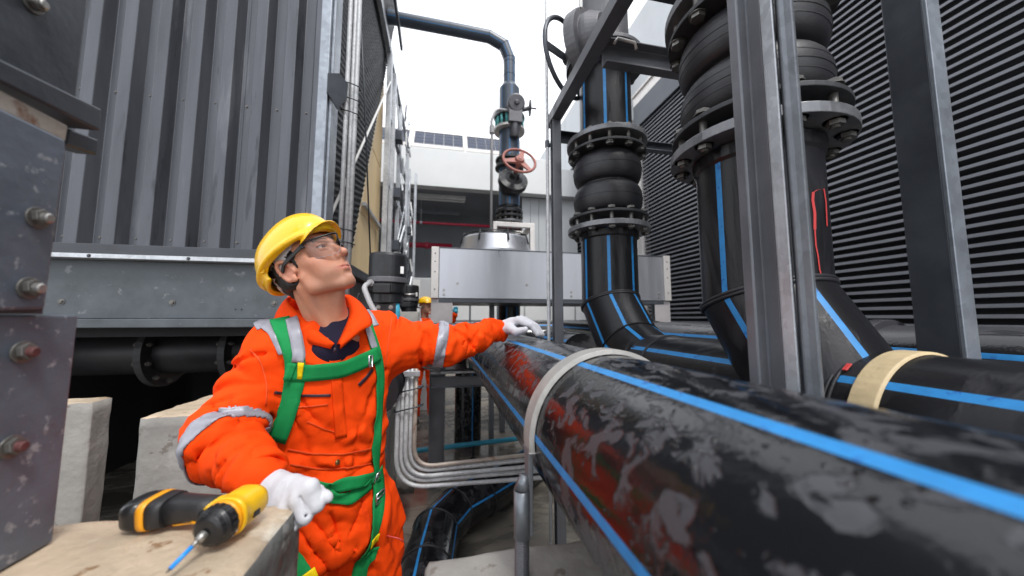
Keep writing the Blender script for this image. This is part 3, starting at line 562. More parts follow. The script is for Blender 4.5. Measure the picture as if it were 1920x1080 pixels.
# flanges, bellows, risers
def flange_pair(parent, x, y, z, r_in, lower=True, m1='flange', m2='flange_dark', n=12, ro=.235):
    """two bolted rings; the wide steel one on the pipe side"""
    s = 1 if lower else -1
    mb = MB(); mb.lathe([(r_in, -.014), (ro, -.014), (ro, .014), (r_in, .014)], (x, y, z), (0, 0, 1), 56); f = build('flange', mb, m1, parent, .002)
    mb = MB(); mb.lathe([(r_in-.01, -.007), (ro-.008, -.007), (ro-.008, .007), (r_in-.01, .007)], (x, y, z+s*.066), (0, 0, 1), 56); build('bellows_flange', mb, m2, parent, .002)
    bolts(f, (x, y, z+s*.033), (0, 0, 1), .205, n, .0205, .094, 'bolt_dark' if x > 0 else 'bolt', R(8), flip=lower)
def riser(x, y, label, stripes, ref, near=False):
    zl = 2.012; zu = 2.485 if near else 2.54; zb = 1.56 if near else 1.585
    rt = thing('riser_pipe', label, 'pipe', (x, y, HZ))
    mb = MB()
    pts = [(x, y, zl), (x, y, zb)]+([(x, y-.21, 1.345), (x, y-.40, HZ), (x, y-.44, HZ)] if not near else [(x+.012, y-.175, 1.262)])
    rg = stripe_pipe(mb, pts, HR, ref, stripes, .0165, 56); build('tube', mb, ['pipe', 'blue'], rt)
    bead(rg[1], rt, .006)
    if not near: bead(rg[2], rt, .005, gap=.0)
    mb = MB(); mb.lathe([(HR-.005, 0), (HR+.010, 0), (HR+.006, -.03), (HR, -.04)], (x, y, zl-.02), (0, 0, 1), 48, smooth=False); build('stub_end', mb, 'pipe', rt)
    flange_pair(rt, x, y, zl, HR, True)
    b0, b1 = zl+.07, zu-.07; L3 = b1-b0; ca, cb = b0+L3*.27, b0+L3*.73
    pr = [(.150, b0), (.158, b0+.006)]
    for zc in (ca, cb):
        for k in range(13):
            a = -math.pi/2+math.pi*k/12; pr.append((.160+.038*max(0, math.cos(a))**.9, zc+L3*.21*math.sin(a)))
        if zc == ca: pr += [(.156, (ca+cb)/2-.004), (.156, (ca+cb)/2+.004)]
    pr += [(.158, b1-.006), (.150, b1)]
    mb = MB(); mb.lathe(pr, (x, y, 0), (0, 0, 1), 56, smooth=True); build('rubber_bellows', mb, 'rubber', rt)
    mb = MB()
    for zc in (ca, cb):
        for dz, rr in ((-.025, .1955), (0, .1985), (.025, .1955)):
            mb.lathe([(rr-.001, -.002), (rr+.0008, -.0012), (rr+.0008, .0012), (rr-.001, .002)], (x, y, zc+dz), (0, 0, 1), 56)
    build('bellows_rib', mb, 'rubber', rt)
    flange_pair(rt, x, y, zu, HR-.012, False)
    mb = MB(); stripe_pipe(mb, [(x, y, 3.03), (x, y, zu)], HR-.008, ref, stripes, .0165, 56); build('upper_tube', mb, ['pipe', 'blue'], rt)
    mb = MB(); mb.lathe([(HR-.015, 2.99), (HR+.03, 2.99), (HR+.06, 3.02), (.232, 3.02), (.232, 3.045), (HR, 3.045)], (x, y, 0), (0, 0, 1), 48); f = build('flange', mb, 'flange_dark', rt)
    bolts(f, (x, y, 3.04), (0, 0, 1), .208, 12, .016, .06, 'bolt_dark', R(8), flip=True)
    mb = MB(); mb.lathe([(.232, 3.055), (.232, 3.08), (.17, 3.09), (.150, 3.12), (.145, 3.95), (.2, 4.0), (.2, 4.1)], (x, y, 0), (0, 0, 1), 48); vb = build('valve_body', mb, 'greymetal', rt, .004)
    return rt
r1 = riser(.96, 1.83, 'middle black riser with a double rubber bellows standing in front of the silver cooler', [R(0), R(52), R(-52), R(180)], (-.46, -.88, 0))
r2 = riser(.94, .845, 'near black riser with bellows half hidden behind the grey steel column', [R(33), R(-33), R(-85), R(150)], (-.74, -.67, 0), True)
# gear box and spoked handwheel of the middle riser's valve (upper left of it)
mb = MB(); c = Vector((.84, 1.78, 3.13)); ax = Vector((-.58, .81, .0)).normalized()
mb.lathe([(.12, -.12), (.16, -.06), (.16, -.02), (.20, -.015), (.205, .0), (.205, .05), (.175, .06), (.06, .07), (.05, .14)], c, ax, 40); gb = build('gear_box', mb, 'greymetal', r1, .003)
mb = MB(); hc = c+ax*.155
mb.tube(arc(hc, .235, 0, 2*math.pi, 40, Vector((0, 0, 1)), ax.cross(Vector((0, 0, 1))).normalized())[:-1], .014, 10, closed=True)
for k in range(3):
    a = R(20+120*k); d = Vector((0, 0, 1))*math.cos(a)+ax.cross(Vector((0, 0, 1))).normalized()*math.sin(a); mb.beam(hc, hc+d*.235, .045, .012, up=ax)
mb.tube([hc-ax*.08, hc+ax*.02], .03, 14); build('handwheel', mb, 'dark_steel', r1)
mb = MB(); mb.box((.70, 1.585, 3.17), (.715, 1.60, 3.22)); build('name_plate', mb, 'white', r1)
# red paint marks on the near riser
mk = MB()
def mark(pts, w):
    for (x0, y0), (x1, y1) in zip(pts[:-1], pts[1:]):
        q = []
        for (xx, yy) in ((x0, y0), (x1, y1)):
            for s in (-1, 1):
                o_ = ray(xx+s*w, yy); dx, dy = o_.x, o_.y; fx, fy = .94, .845
                A = dx*dx+dy*dy; B = -2*(dx*fx+dy*fy); Cc = fx*fx+fy*fy-(HR+.0015)**2; disc = B*B-4*A*Cc
                if disc < 0: return
                t = (-B-math.sqrt(disc))/(2*A); q.append(EYE+o_*t)
        mk.add([q[0], q[1], q[3], q[2]], [(0, 1, 2, 3)])
mark([(1524, 362), (1532, 356), (1545, 354)], 1.2); mark([(1525, 360), (1524, 375), (1528, 400), (1528, 430)], 2.6); mark([(1528, 430), (1530, 460), (1534, 480), (1537, 505), (1541, 520)], 1.3)
mark([(1545, 354), (1549, 380), (1551, 424)], 1.1)
if mk.v: build('paint_mark', mk, 'spray', r2)
# red dab on the branch joint
o_ = ray(1588, 688); fx, fz = HX, HZ-1.5; A = o_.x**2+o_.z**2; B = -2*(o_.x*fx+o_.z*fz); Cc = fx*fx+fz*fz-(HR+.006)**2
if B*B-4*A*Cc > 0:
    q = EYE+o_*((-B-math.sqrt(B*B-4*A*Cc))/(2*A)); nn = Vector((q.x-HX, 0, q.z-HZ)).normalized(); mb = MB(); mb.beam(q-nn.cross(Vector((0, 1, 0)))*.011, q+nn.cross(Vector((0, 1, 0)))*.011, .010, .003, up=nn); build('paint_dab', mb, 'spray', hd, .002)
# ================================================================== SUPPORT FRAME
fr = thing('support_frame', 'grey steel frame with overhead beams around the middle riser', 'frame', (.68, 2, 0))
mb = MB(); mb.beam((.685, 1.96, 0), (.685, 1.96, 2.74), .05, .05, up=(0, 1, 0), prof=channel(.055, .05, .005)); build('post', mb, 'frame_steel', fr, .002)
mb = MB(); mb.beam((.685, -.4, 2.775), (.685, 2.05, 2.775), .05, .05, prof=channel(.065, .065, .006)[::1]); build('beam', mb, 'frame_steel', fr, .002)
mb = MB(); mb.beam((.72, 1.37, 2.735), (1.30, 1.37, 2.735), .05, .09, prof=channel(.05, .12, .007)); build('beam', mb, 'frame_steel', fr, .002)
mb = MB(); mb.beam((.72, 1.99, 2.66), (1.6, 1.99, 2.66), .05, .06, prof=channel(.05, .06, .006)); build('beam', mb, 'dark_steel', fr, .002)
mb = MB(); mb.beam((.72, 1.12, 2.86), (1.28, 1.12, 2.86), .06, .1, prof=channel(.06, .12, .008)); build('beam', mb, 'dark_steel', fr, .002)
mb = MB(); mb.tube([at(1152, 81, Y=1.33), at(1158, 72, Y=1.33), at(1190, 80, Y=1.33), at(1193, 92, Y=1.33)], .007, 8); build('clip', mb, 'alu_edge', fr)
tc = thing('conduit', 'thin zinc conduit rising just left of the frame post', 'conduit', (.64, 2, 0))
mb = MB(); mb.tube([(.625, 1.95, 0), (.625, 1.95, 1.5), (.627, 1.95, 3.1), (.622, 1.95, 6)], .0105, 10); build('tube', mb, 'conduit', tc)
mb = MB(); mb.lathe([(.015, -.02), (.015, .02)], (.626, 1.95, 2.58), (0, 0, 1), 10); mb.box((.62, 1.955, 2.57), (.69, 1.965, 2.59)); build('clip', mb, 'dark_steel', tc)
# near grey column: channel plus angle plus bar
gc = thing('grey_column', 'tall grey steel column of paired channels in front of the near riser', 'column', (.66, .55, 0))
def quadcol(pts, m, name='flange'):
    mb = MB(); k = len(pts); vs = [(x, y, .0) for x, y in pts]+[(x, y, 3.6) for x, y in pts]
    mb.add(vs, [(i, (i+1) % k, k+(i+1) % k, k+i) for i in range(k)]+[tuple(range(k))[::-1], tuple(range(k, 2*k))]); return build(name, mb, m, gc, .0035)
def c2(px, D): q = at(px, 640, D=D); return (q.x, q.y)
quadcol([c2(1400, .74), c2(1420, .715), c2(1440, .72), c2(1452, .70), c2(1467, .675), c2(1472, .70), c2(1440, .76)], 'frame_steel', 'channel')
quadcol([c2(1467, .672), c2(1494, .645), c2(1497, .66), c2(1470, .69)], 'galv', 'plate')
quadcol([c2(1499, .665), c2(1503, .64), c2(1517, .63), c2(1535, .615), c2(1538, .64), c2(1510, .69)], 'galv_dark', 'angle')
bc = thing('black_column', 'broad dark steel column with a bright edge in front of the louvres', 'column', (1.5, .75, 0))
mb = MB(); mb.beam((1.525, .777, 0), (1.525, .777, 3.9), .09, .09, up=(0, 1, 0), prof=[(-.025, -.05), (.025, -.05), (.025, .05), (-.025, .05)]); build('web', mb, 'dark_steel', bc, .004)
mb = MB(); mb.box((1.496, .716, 0), (1.555, .7265, 3.9)); build('edge_flange', mb, 'panel_edge', bc, .002)
# ================================================================== SILVER COOLER
sc = thing('dry_cooler', 'long silver metal cooler box on steel legs with a round fan on top', 'cooler', (1.2, 3.37, 0))
YB = 3.37
mb = MB(); mb.box((-.03, YB, 1.695), (2.42, YB+.9, 2.19)); build('casing', mb, 'alu', sc, .004)
mb = MB(); mb.box((-.105, YB-.02, 1.695), (-.032, YB+.3, 2.195)); build('left_trim', mb, 'alu_edge', sc, .003)
mb = MB(); mb.box((2.422, YB-.02, 1.695), (2.50, YB+.3, 2.20)); build('right_trim', mb, 'alu_edge', sc, .003)
mb = MB(); mb.box((-.03, YB-.004, 2.185), (2.42, YB+.02, 2.197)); mb.box((-.03, YB+.005, 1.655), (2.42, YB+.88, 1.69)); build('edge_rail', mb, 'dark_steel', sc, .002)
for k, x in enumerate((1.12,)):
    mb = MB(); mb.box((x, YB-.003, 1.70), (x+.004, YB, 2.185)); build('seam', mb, 'greymetal', sc)
for x in (-.068, 2.46):
    for z in (1.78, 1.95, 2.05, 2.13): screw(sc, (x, YB-.02, z), (0, -1, 0), .007, .003, 'dark_trim', 'rivet', False)
for x, z in ((.02, 1.73), (.02, 1.775), (2.36, 1.73), (2.36, 1.775), (.15, 1.84), (.85, 1.84), (1.5, 1.83), (1.9, 1.86), (1.33, 1.73), (1.33, 1.775)): screw(sc, (x, YB, z), (0, -1, 0), .009, .006, 'bolt', 'screw')
mb = MB(); mb.box((-.10, YB+.01, 1.40), (.105, YB+.016, 1.69)); build('leg_plate', mb, 'legplate', sc, .002)
mb = MB(); mb.box((2.31, YB+.01, 1.38), (2.50, YB+.016, 1.69)); build('leg_plate', mb, 'legplate', sc, .002)
for x in (-.10, 2.34):
    mb = MB(); mb.beam((x+.075, YB+.07, 0), (x+.075, YB+.07, 1.66), .09, .15, up=(1, 0, 0), prof=hsec(.09, .15, .009)); build('leg', mb, 'galv_dark' if x > 0 else 'frame_steel', sc, .002)
for x in (.62,):
    mb = MB(); mb.beam((x, YB+.9, 0), (x, YB+.9, 1.66), .06, .06, up=(1, 0, 0)); build('leg', mb, 'frame_steel', sc, .002)
for z, w in ((.90, .10), (1.145, .05)):
    mb = MB(); mb.beam((-.08, YB-.02, z), (2.4, YB-.02, z), .05, w, prof=channel(.05, w, .006)); build('cross_rail', mb, 'frame_steel', sc, .002)
mb = MB(); mb.beam((-.09, YB-.03, .99), (2.4, YB-.03, .985), .03, .02); build('tray_lip', mb, 'conduit', sc, .002)
# row of coloured hoses on the rack
hr = thing('hose_row', 'row of teal and white hose ends on the steel rack behind the big pipe', 'hoses', (.35, 3.5, 1.0))
for k in range(4):
    mb = MB(); mb.tube(arc((.26+k*.035, 3.45, 1.02), .07, 0, math.pi, 8, (0, 1, 0), (0, 0, 1)), .010, 8); build('hose', mb, 'teal' if k else 'white', hr)
    mb = MB(); mb.tube([(.22+k*.035, 3.42, 1.20), (.24+k*.035, 3.6, 1.205)], .009, 8); build('hose', mb, 'white', hr)
mb = MB(); mb.tube([(.40, 3.5, 1.06), (.62, 3.5, 1.05)], .06, 16); build('drum', mb, 'rusty', hr)
mb = MB(); mb.box((.0, YB+.1, .98), (.7, YB+.5, 1.0)); build('shelf', mb, 'dark_steel', hr)
# fan
fn = thing('roof_fan', 'round grey fan cowl with black guard on top of the silver cooler', 'fan', (.63, 3.85, 2.19))
fo = (.60, 3.88, 2.19)
mb = MB(); mb.lathe([(.44, 0), (.43, .05), (.40, .12), (.385, .20), (.375, .22), (.365, .20), (.37, .0)], fo, (0, 0, 1), 48, smooth=True); build('cowl', mb, 'alu', fn)
for rr in (.36, .28, .2, .12):
    mb = MB(); mb.tube(arc(Vector(fo)+Vector((0, 0, .25)), rr, 0, 2*math.pi, 36, (1, 0, 0), (0, 1, 0))[:-1], .006, 6, closed=True); build('guard_ring', mb, 'blackmetal', fn)
for k in range(8):
    a = 2*math.pi*k/8+.2; d = Vector((math.cos(a), math.sin(a), 0)); mb = MB(); mb.tube([Vector(fo)+d*.05+Vector((0, 0, .255)), Vector(fo)+d*.38+Vector((0, 0, .255)), Vector(fo)+d*.41+Vector((0, 0, .14))], .010, 6); build('guard_arm', mb, 'blackmetal', fn)
mb = MB(); mb.lathe([(.1, 0), (.1, .08), (.05, .1)], Vector(fo)+Vector((0, 0, .06)), (0, 0, 1), 20); build('hub', mb, 'blackmetal', fn)
# ================================================================== TALL VALVE PIPE AND THE HIGH PIPE
TX, TY = .90, 4.55
tp = thing('valve_pipe', 'tall black pipe behind the fan with an electric valve and a faded red handwheel', 'pipe', (TX, TY, 0))
def TZ(y, x=950): return at(x, y, Y=TY).z
mb = MB(); stripe_pipe(mb, [(TX, TY, TZ(388)), (TX, TY, TZ(300))], .150, (-.3, -1, 0), [R(8), R(-48), R(65)], .014, 36); build('tube', mb, ['bluegrey_pipe', 'blue'], tp)
mb = MB(); rg = stripe_pipe(mb, [(TX, TY, TZ(235)), (TX, TY, TZ(168))], .145, (-.3, -1, 0), [R(20), R(-40)], .008, 36); build('tube', mb, ['bluegrey_pipe', 'blue'], tp)
mb = MB(); mb.lathe([(.135, 0), (.13, .03), (.10, .09), (.085, .1)], (TX, TY, TZ(170)), (0, 0, 1), 32, smooth=True); build('reducer', mb, 'bluegrey_pipe', tp)
mb = MB(); stripe_pipe(mb, [(TX, TY, TZ(300)), (TX, TY, TZ(238))], .145, (-.3, -1, 0), [R(8), R(-48), R(65)], .014, 36); build('tube', mb, ['bluegrey_pipe', 'blue'], tp)
mb = MB(); stripe_pipe(mb, [(TX, TY, TZ(470)), (TX, TY, .3)], .150, (-.3, -1, 0), [R(8), R(-48), R(65)], .016, 36); build('tube', mb, ['pipe', 'blue'], tp)
mb = MB(); mb.lathe([(.15, -.03), (.15, .03)], (TX, TY, 1.62), (0, 0, 1), 36); build('collar', mb, 'rubber', tp)
def fl(y, ro, t, m, ri=.13, nb=12, mbolt='bolt_dark', blen=.06, sm='flange'):
    z = TZ(y); mb = MB(); mb.lathe([(ri, -t/2), (ro, -t/2), (ro, t/2), (ri, t/2)], (TX, TY, z), (0, 0, 1), 40); f = build(sm, mb, m, tp, .003)
    if nb: bolts(f, (TX, TY, z), (0, 0, 1), ro-.03, nb, .016, blen, mbolt)
    return f
fl(246, .22, .035, 'alu_edge', nb=0); fl(222, .22, .035, 'flange', nb=0)
for k in range(16):
    a = 2*math.pi*k/16; z0 = TZ(243); z1 = TZ(226); mb = MB(); mb.tube([(TX+.19*math.cos(a), TY+.19*math.sin(a), z0), (TX+.19*math.cos(a), TY+.19*math.sin(a), z1)], .018, 8); build('bolt_cap', mb, 'teal', tp)
fl(302, .195, .03, 'flange_dark'); fl(316, .20, .03, 'flange_dark', nb=0)
# Y shaped gate valve
mb = MB(); mb.lathe([(.19, TZ(402)-.0), (.19, TZ(396)), (.14, TZ(392)), (.135, TZ(375)), (.15, TZ(360)), (.15, TZ(330)), (.13, TZ(318)), (.19, TZ(316)), (.19, TZ(311))], (TX, TY, 0), (0, 0, 1), 36, smooth=False); vb = build('valve_body', mb, 'blackmetal', tp, .004)
bx = Vector((.06, -.86, .42)).normalized(); bo = Vector((TX, TY-.05, TZ(352)-.05))
mb = MB(); mb.lathe([(.15, 0), (.16, .1), (.20, .12), (.20, .16)], bo, bx, 36); mb.lathe([(.20, .165), (.20, .20), (.12, .215), (.07, .24), (.06, .30), (.045, .31)], bo, bx, 36); bn = build('bonnet', mb, 'blackmetal', tp, .004)
bolts(bn, bo+bx*.16, bx, .18, 12, .012, .06, 'bolt_dark')
wc = bo+bx*.50
mb = MB(); mb.tube([bo+bx*.28, wc+bx*.05], .028, 12); build('stem', mb, 'redpaint', tp)
e1 = bx.cross(Vector((1, 0, 0))).normalized(); e2 = bx.cross(e1)
mb = MB(); mb.tube(arc(wc, .21, 0, 2*math.pi, 36, e1, e2)[:-1], .017, 10, closed=True); mb.lathe([(.06, -.04), (.07, 0), (.05, .04)], wc, bx, 20)
for k in range(3):
    a = R(100+120*k); d = e1*math.cos(a)+e2*math.sin(a); n = bx.cross(d)
    mb.add([wc+d*.05-n*.04+bx*.01, wc+d*.05+n*.04+bx*.01, wc+d*.22+n*.022, wc+d*.22-n*.022, wc+d*.05-n*.04-bx*.02, wc+d*.05+n*.04-bx*.02, wc+d*.22+n*.022-bx*.015, wc+d*.22-n*.022-bx*.015], [(0, 1, 2, 3), (7, 6, 5, 4), (0, 4, 5, 1), (1, 5, 6, 2), (2, 6, 7, 3), (3, 7, 4, 0)])
build('handwheel', mb, 'redpaint', tp)
fl(408, .19, .03, 'flange_dark'); fl(418, .19, .028, 'flange')
mb = MB(); zz = TZ(432)
mb.box((TX-.26, TY-.24, zz-.01), (TX+.30, TY-.18, zz+.05)); mb.box((TX-.26, TY+.18, zz-.01), (TX+.30, TY+.24, zz+.05)); mb.box((TX-.26, TY-.179, zz-.01), (TX-.20, TY+.179, zz+.05)); mb.box((TX+.24, TY-.179, zz-.01), (TX+.30, TY+.179, zz+.05))
mb.box((TX+.235, TY-.245, 2.0), (TX+.30, TY-.18, zz-.012)); mb.box((TX-.26, TY-.245, zz-.12), (TX-.21, TY-.18, zz-.012)); build('bracket_frame', mb, 'alu_edge', tp, .004)
# electric actuator
ea = bo+Vector((0, 0, 0)); q = at(968, 193, Y=TY-.28); q2 = Vector((q.x, q.y, q.z)); fx = Vector((.05, -.95, -.25)).normalized()
mb = MB(); mb.lathe([(.10, -.20), (.11, -.05), (.12, -.02), (.12, .02), (.10, .03)], q2, fx, 32); mb.lathe([(.035, .028), (.035, .045), (.02, .055)], q2, fx, 16)
mb.box((q2.x-.10, q2.y+.0, q2.z-.26), (q2.x+.09, q2.y+.16, q2.z-.04)); mb.tube([(q2.x, q2.y+.08, q2.z-.24), (q2.x, q2.y+.12, q2.z-.42)], .07, 16); mb.tube([(q2.x+.05, q2.y+.08, q2.z-.05), (q2.x+.20, q2.y+.08, q2.z)], .03, 10); build('actuator', mb, 'greymetal', tp, .008)
hw = Vector((q2.x+.21, q2.y+.07, q2.z)); mb = MB(); mb.tube(arc(hw, .095, 0, 2*math.pi, 24, (.15, 1, 0), (0, 0, 1))[:-1], .012, 8, closed=True); mb.beam(hw-Vector((0, 0, .09)), hw+Vector((0, 0, .09)), .02, .015); mb.tube([hw, hw+Vector((.09, 0, .0))], .012, 8); build('side_wheel', mb, 'greymetal', tp)
mb = MB(); mb.tube(fillet([(q2.x-.10, q2.y+.05, q2.z-.09), (q2.x-.27, q2.y+.03, q2.z-.10), (q2.x-.34, q2.y-.0, q2.z-.30), (q2.x-.33, q2.y, TZ(262)), (q2.x-.335, q2.y, 2.2)], .16, 8), .018, 10); mb.lathe([(.035, -.05), (.035, .05)], (q2.x-.33, q2.y, TZ(267)), (0, 0, 1), 14); build('cable_conduit', mb, 'cable', tp)
hp = thing('high_pipe', 'thin dark pipe bending high across the white sky into the valve pipe', 'pipe', (TX, TY, 6))
zt = at(900, 66, Y=TY).z
pth = [(-1.6, TY, zt+.06), (TX-.85, TY, zt+.02), (TX-.30, TY, zt), (TX-.08, TY, zt-.10), (TX, TY, zt-.30), (TX, TY, TZ(118)), (TX, TY, TZ(142)), (TX, TY, TZ(165))]
mb = MB(); rg = stripe_pipe(mb, pth, .085, (0, -.8, .6), [R(0), R(60), R(-60), R(180)], .008, 32); build('tube', mb, ['bluegrey_pipe', 'blue'], hp)
for k in (1, 2, 3, 4, 5, 6): bead(rg[k], hp, .003, 'bluegrey_pipe', gap=.002)
# ================================================================== ACTUATORS BESIDE THE TOWER
def actuator(x, y, z, s, lab):
    t = thing('valve_actuator', lab, 'actuator', (x, y, z))
    mb = MB(); mb.lathe([(.098, .14), (.102, .15), (.102, .27), (.097, .285), (.0, .288)], (x, y, z), (0, 0, 1), 40); build('cap', mb, 'blackmetal', t, .003)
    mb = MB(); mb.lathe([(.1035, .12), (.106, .125), (.106, .149), (.1035, .151)], (x, y, z), (0, 0, 1), 40); build('rim', mb, 'greymetal', t, .002)
    mb = MB(); mb.lathe([(.06, .0), (.085, .01), (.085, .06), (.095, .065), (.098, .118)], (x, y, z), (0, 0, 1), 32); mb.box((x-.11, y-.08, z+.07), (x-.05, y+.02, z+.12)); mb.box((x-.06, y-.11, z+.06), (x+.03, y-.07, z+.11)); build('gear_case', mb, 'blackmetal', t, .004)
    mb = MB(); mb.box((x-.055, y-.065, z-.05), (x+.055, y+.05, z+.01)); fo_ = build('foot', mb, 'blackmetal', t, .003)
    for dx in (-.035, .03): screw(fo_, (x+dx, y-.065, z-.015), (0, -1, 0), .008, .008)
    mb = MB(); mb.lathe([(.05, -.32), (.05, -.05)], (x, y, z), (0, 0, 1), 20); build('valve_neck', mb, 'greymetal', t)
    mb = MB(); mb.box((x+.075, y-.075, z+.17), (x+.092, y-.055, z+.21)); build('label_plate', mb, 'white', t)
    mb = MB(); mb.tube(fillet([(x-.075, y-.09, z+.115), (x-.10, y-.13, z+.09), (x-.05, y-.16, z-.02), (x+.05, y-.16, z-.15), (x+.12, y-.1, z-.33)], .05, 5), .0135, 12); mb.lathe([(.019, -.02), (.019, .01)], (x-.075, y-.085, z+.115), (0, -1, -.1), 12); build('cable_conduit', mb, 'cable', t)
    mb = MB(); mb.tube(arc((x-.095, y-.02, z+.035), .055, R(60), R(300), 14, (0, 0, 1), (-1, 0, 0)), .004, 6); build('cable', mb, 'blackmetal', t)
    mb = MB(); mb.tube([(x+.05, y-.03, z-.17), (x+.05, y-.03, z-.05), (x+.05, y-.03, z+.015)], [.025, .025, .02], 16); build('pvc_tube', mb, 'cyan', t)
    mb = MB(); mb.tube([(x+.08, y+.02, z+.06), (x+.15, y+.03, z+.062)], .008, 8); build('stem_screw', mb, 'bolt', t)
    return t
actuator(-.300, 2.02, 1.575, 1, 'large black valve actuator with grey flexible conduit beside the face of the worker')
actuator(-.335, 3.68, 1.555, 1, 'smaller looking black valve actuator farther along the tower')
st = thing('side_header_pipe', 'dark pipe lying along the tower under the two actuators', 'pipe', (-.3, 3, 1.15))
mb = MB(); mb.tube([(-.30, 1.7, 1.16), (-.30, 4.4, 1.16)], .11, 24); build('tube', mb, 'pipe', st)
cbx = thing('grey_cabinet', 'pale grey box standing behind the silver cooler leg', 'cabinet', (-.3, 5.9, 0))
mb = MB(); mb.box((-.50, 5.9, .0), (.02, 6.1, 2.18)); build('body', mb, 'palewall', cbx, .01); mb = MB(); mb.box((-.48, 5.886, 1.02), (-.36, 5.898, 2.14)); build('door', mb, 'fascia', cbx, .004)
# ================================================================== CONDUIT LOOP
clp = thing('conduit_loop', 'bundle of grey conduits dropping and bending right under the big pipe', 'conduit', (-.2, 2.0, .6))
for k in range(5):
    o_ = k*.026; x = -.225+o_*.9; zb = .585+o_*.95; y = 2.02+(k % 2)*.012
    mb = MB(); mb.tube(fillet([(x, y, 1.32), (x-.003, y, zb), (.9, y-.12, zb+.03+.012*k)], .17-.012*k, 10), .0115, 12); build('conduit', mb, 'conduit_rust' if k == 4 else 'conduit', clp)
for z in (1.10, 1.0):
    mb = MB(); mb.tube([(-.245, 1.998, z-.01), (-.10, 1.992, z+.02), (-.09, 2.03, z+.02), (-.245, 2.045, z-.01)], .004, 6, closed=True); build('cable_tie', mb, 'dark_steel', clp)
mb = MB(); mb.box((-.245, 1.99, 1.18), (-.11, 1.999, 1.21)); build('clamp_bar', mb, 'galv', clp, .002)
lc = thing('hanging_conduits', 'looped grey cables beside the legs of the distant worker', 'cable', (-.1, 3.0, 1.1))
for k in range(3):
    mb = MB(); y = 3.3; mb.tube(fillet([(-.25+k*.03, y, 1.5), (-.235+k*.03, y, 1.08+k*.02), (.0, y-.02, 1.0+k*.025)], .12, 8), .010, 8); build('conduit', mb, 'cable', lc)
# ================================================================== FLOOR PIPES
fpz = thing('floor_pipe', 'black pipe with blue stripes curving along the wet floor under the big pipe', 'pipe', (0, 2.4, .16))
mb = MB(); pth = [(-.12, 1.2, .17), (-.055, 1.95, .17), (-.01, 2.30, .17), (.12, 2.52, .17), (.32, 2.68, .17), (.58, 2.90, .17), (.9, 3.22, .17), (2.2, 4.4, .17)]
rg = stripe_pipe(mb, pth, .145, (-.4, 0, .9), [R(12), R(90), R(190), R(-50)], .014, 44); build('tube', mb, ['pipe_wet', 'blue'], fpz)
for k in (1, 2, 3, 4, 6): bead(rg[k], fpz, .004, gap=.004)
cp = thing('blue_water_pipe', 'thin bright blue plastic pipe running just above the floor', 'pipe', (0, 3.85, .15))
mb = MB(); mb.tube([(-1.2, 3.72, .12), (-.2, 3.80, .135), (2.2, 4.0, .17)], .026, 12); build('tube', mb, 'cyan', cp)
mb = MB(); mb.tube([(-.75, 3.66, .12), (-.28, 3.70, .13)], .045, 14); build('sleeve', mb, 'cyan', cp)
for x in (.35, .95):
    mb = MB(); mb.box((x, 3.82, 0), (x+.025, 3.87, .13)); mb.lathe([(.05, 0), (.03, .015), (.012, .03)], (x+.01, 3.80, 0), (0, 0, 1), 10); build('foot', mb, 'blackmetal', cp)
ps = thing('thin_post', 'thin steel stanchion on the floor seen under the big pipe', 'post', (.82, 4.6, 0))
mb = MB(); mb.box((.78, 4.58, 0), (.85, 4.64, 1.1)); build('post', mb, 'galv_dark', ps, .003); mb = MB(); mb.box((.88, 4.5, .12), (.97, 4.56, .22)); build('stop', mb, 'blackmetal', ps, .004)
# ================================================================== CORDLESS DRILL
dr = thing('cordless_drill', 'yellow and black cordless drill with a blue tipped bit lying on the near plinth', 'drill', (-.313, .578, 1.176)); dr.scale = (.79, .79, .79)
M['yellow'] = mat('drill_yellow_plastic', (.86, .50, .015), .33, 0, .05, 30, .0002, 400)
M['orangep'] = mat('drill_orange_trim', (.86, .36, .01), .35, 0, .05, 30)
M['grip'] = mat('black_rubber_grip', (.018, .018, .02), .5, 0, .15, 60, .0004, 700)
M['blackpl'] = mat('black_plastic', (.012, .012, .013), .3, 0, .1, 60)
M['bitblue'] = mat('blue_bit_sleeve', (.01, .26, .80), .3)
A0 = Vector((-.292, .682, 1.216)); A1 = Vector((-.310, .602, 1.212)); AX = (A1-A0).normalized(); LN = (A1-A0).length
SIDE = Vector((0, 0, 1)).cross(AX).normalized()          # +/- to the side
UPD = AX.cross(SIDE).normalized()
HD = Vector((-.97, .24, -.05)).normalized()              # handle direction
def loft(secs, seg=28):
    """secs: (centre, axis u, axis v, ru, rv, power)"""
    mb = MB(); vs = []
    for c, u, w, ru, rw, pw in secs:
        for k in range(seg):
            a = 2*math.pi*k/seg; ca, sa = math.cos(a), math.sin(a)
            vs.append(Vector(c)+Vector(u)*ru*math.copysign(abs(ca)**pw, ca)+Vector(w)*rw*math.copysign(abs(sa)**pw, sa))
    n = len(secs); mb.add(vs, [(i*seg+k, i*seg+(k+1) % seg, (i+1)*seg+(k+1) % seg, (i+1)*seg+k) for i in range(n-1) for k in range(seg)], 0, True)
    mb.f += [tuple(range(seg))[::-1], tuple(range((n-1)*seg, n*seg))]; mb.m += [0, 0]; mb.sm += [False, False]; return mb
hs = HD-AX*HD.dot(AX); hs.normalize(); hv = AX.cross(hs).normalized()
build('motor_housing', loft([(A0+AX*t*LN-hs*.004*(t < .1), hs, hv, r*1.06, r, .82) for t, r in ((-.06, .012), (-.03, .022), (0, .027), (.1, .0315), (.5, .033), (.66, .032), (.70, .0345), (.80, .0345))]), 'yellow', dr)
build('front_collar', loft([(A0+AX*t*LN, hs, hv, r, r, 1) for t, r in ((.80, .033), (.82, .0345), (.88, .034), (.90, .032))]), 'orangep', dr)
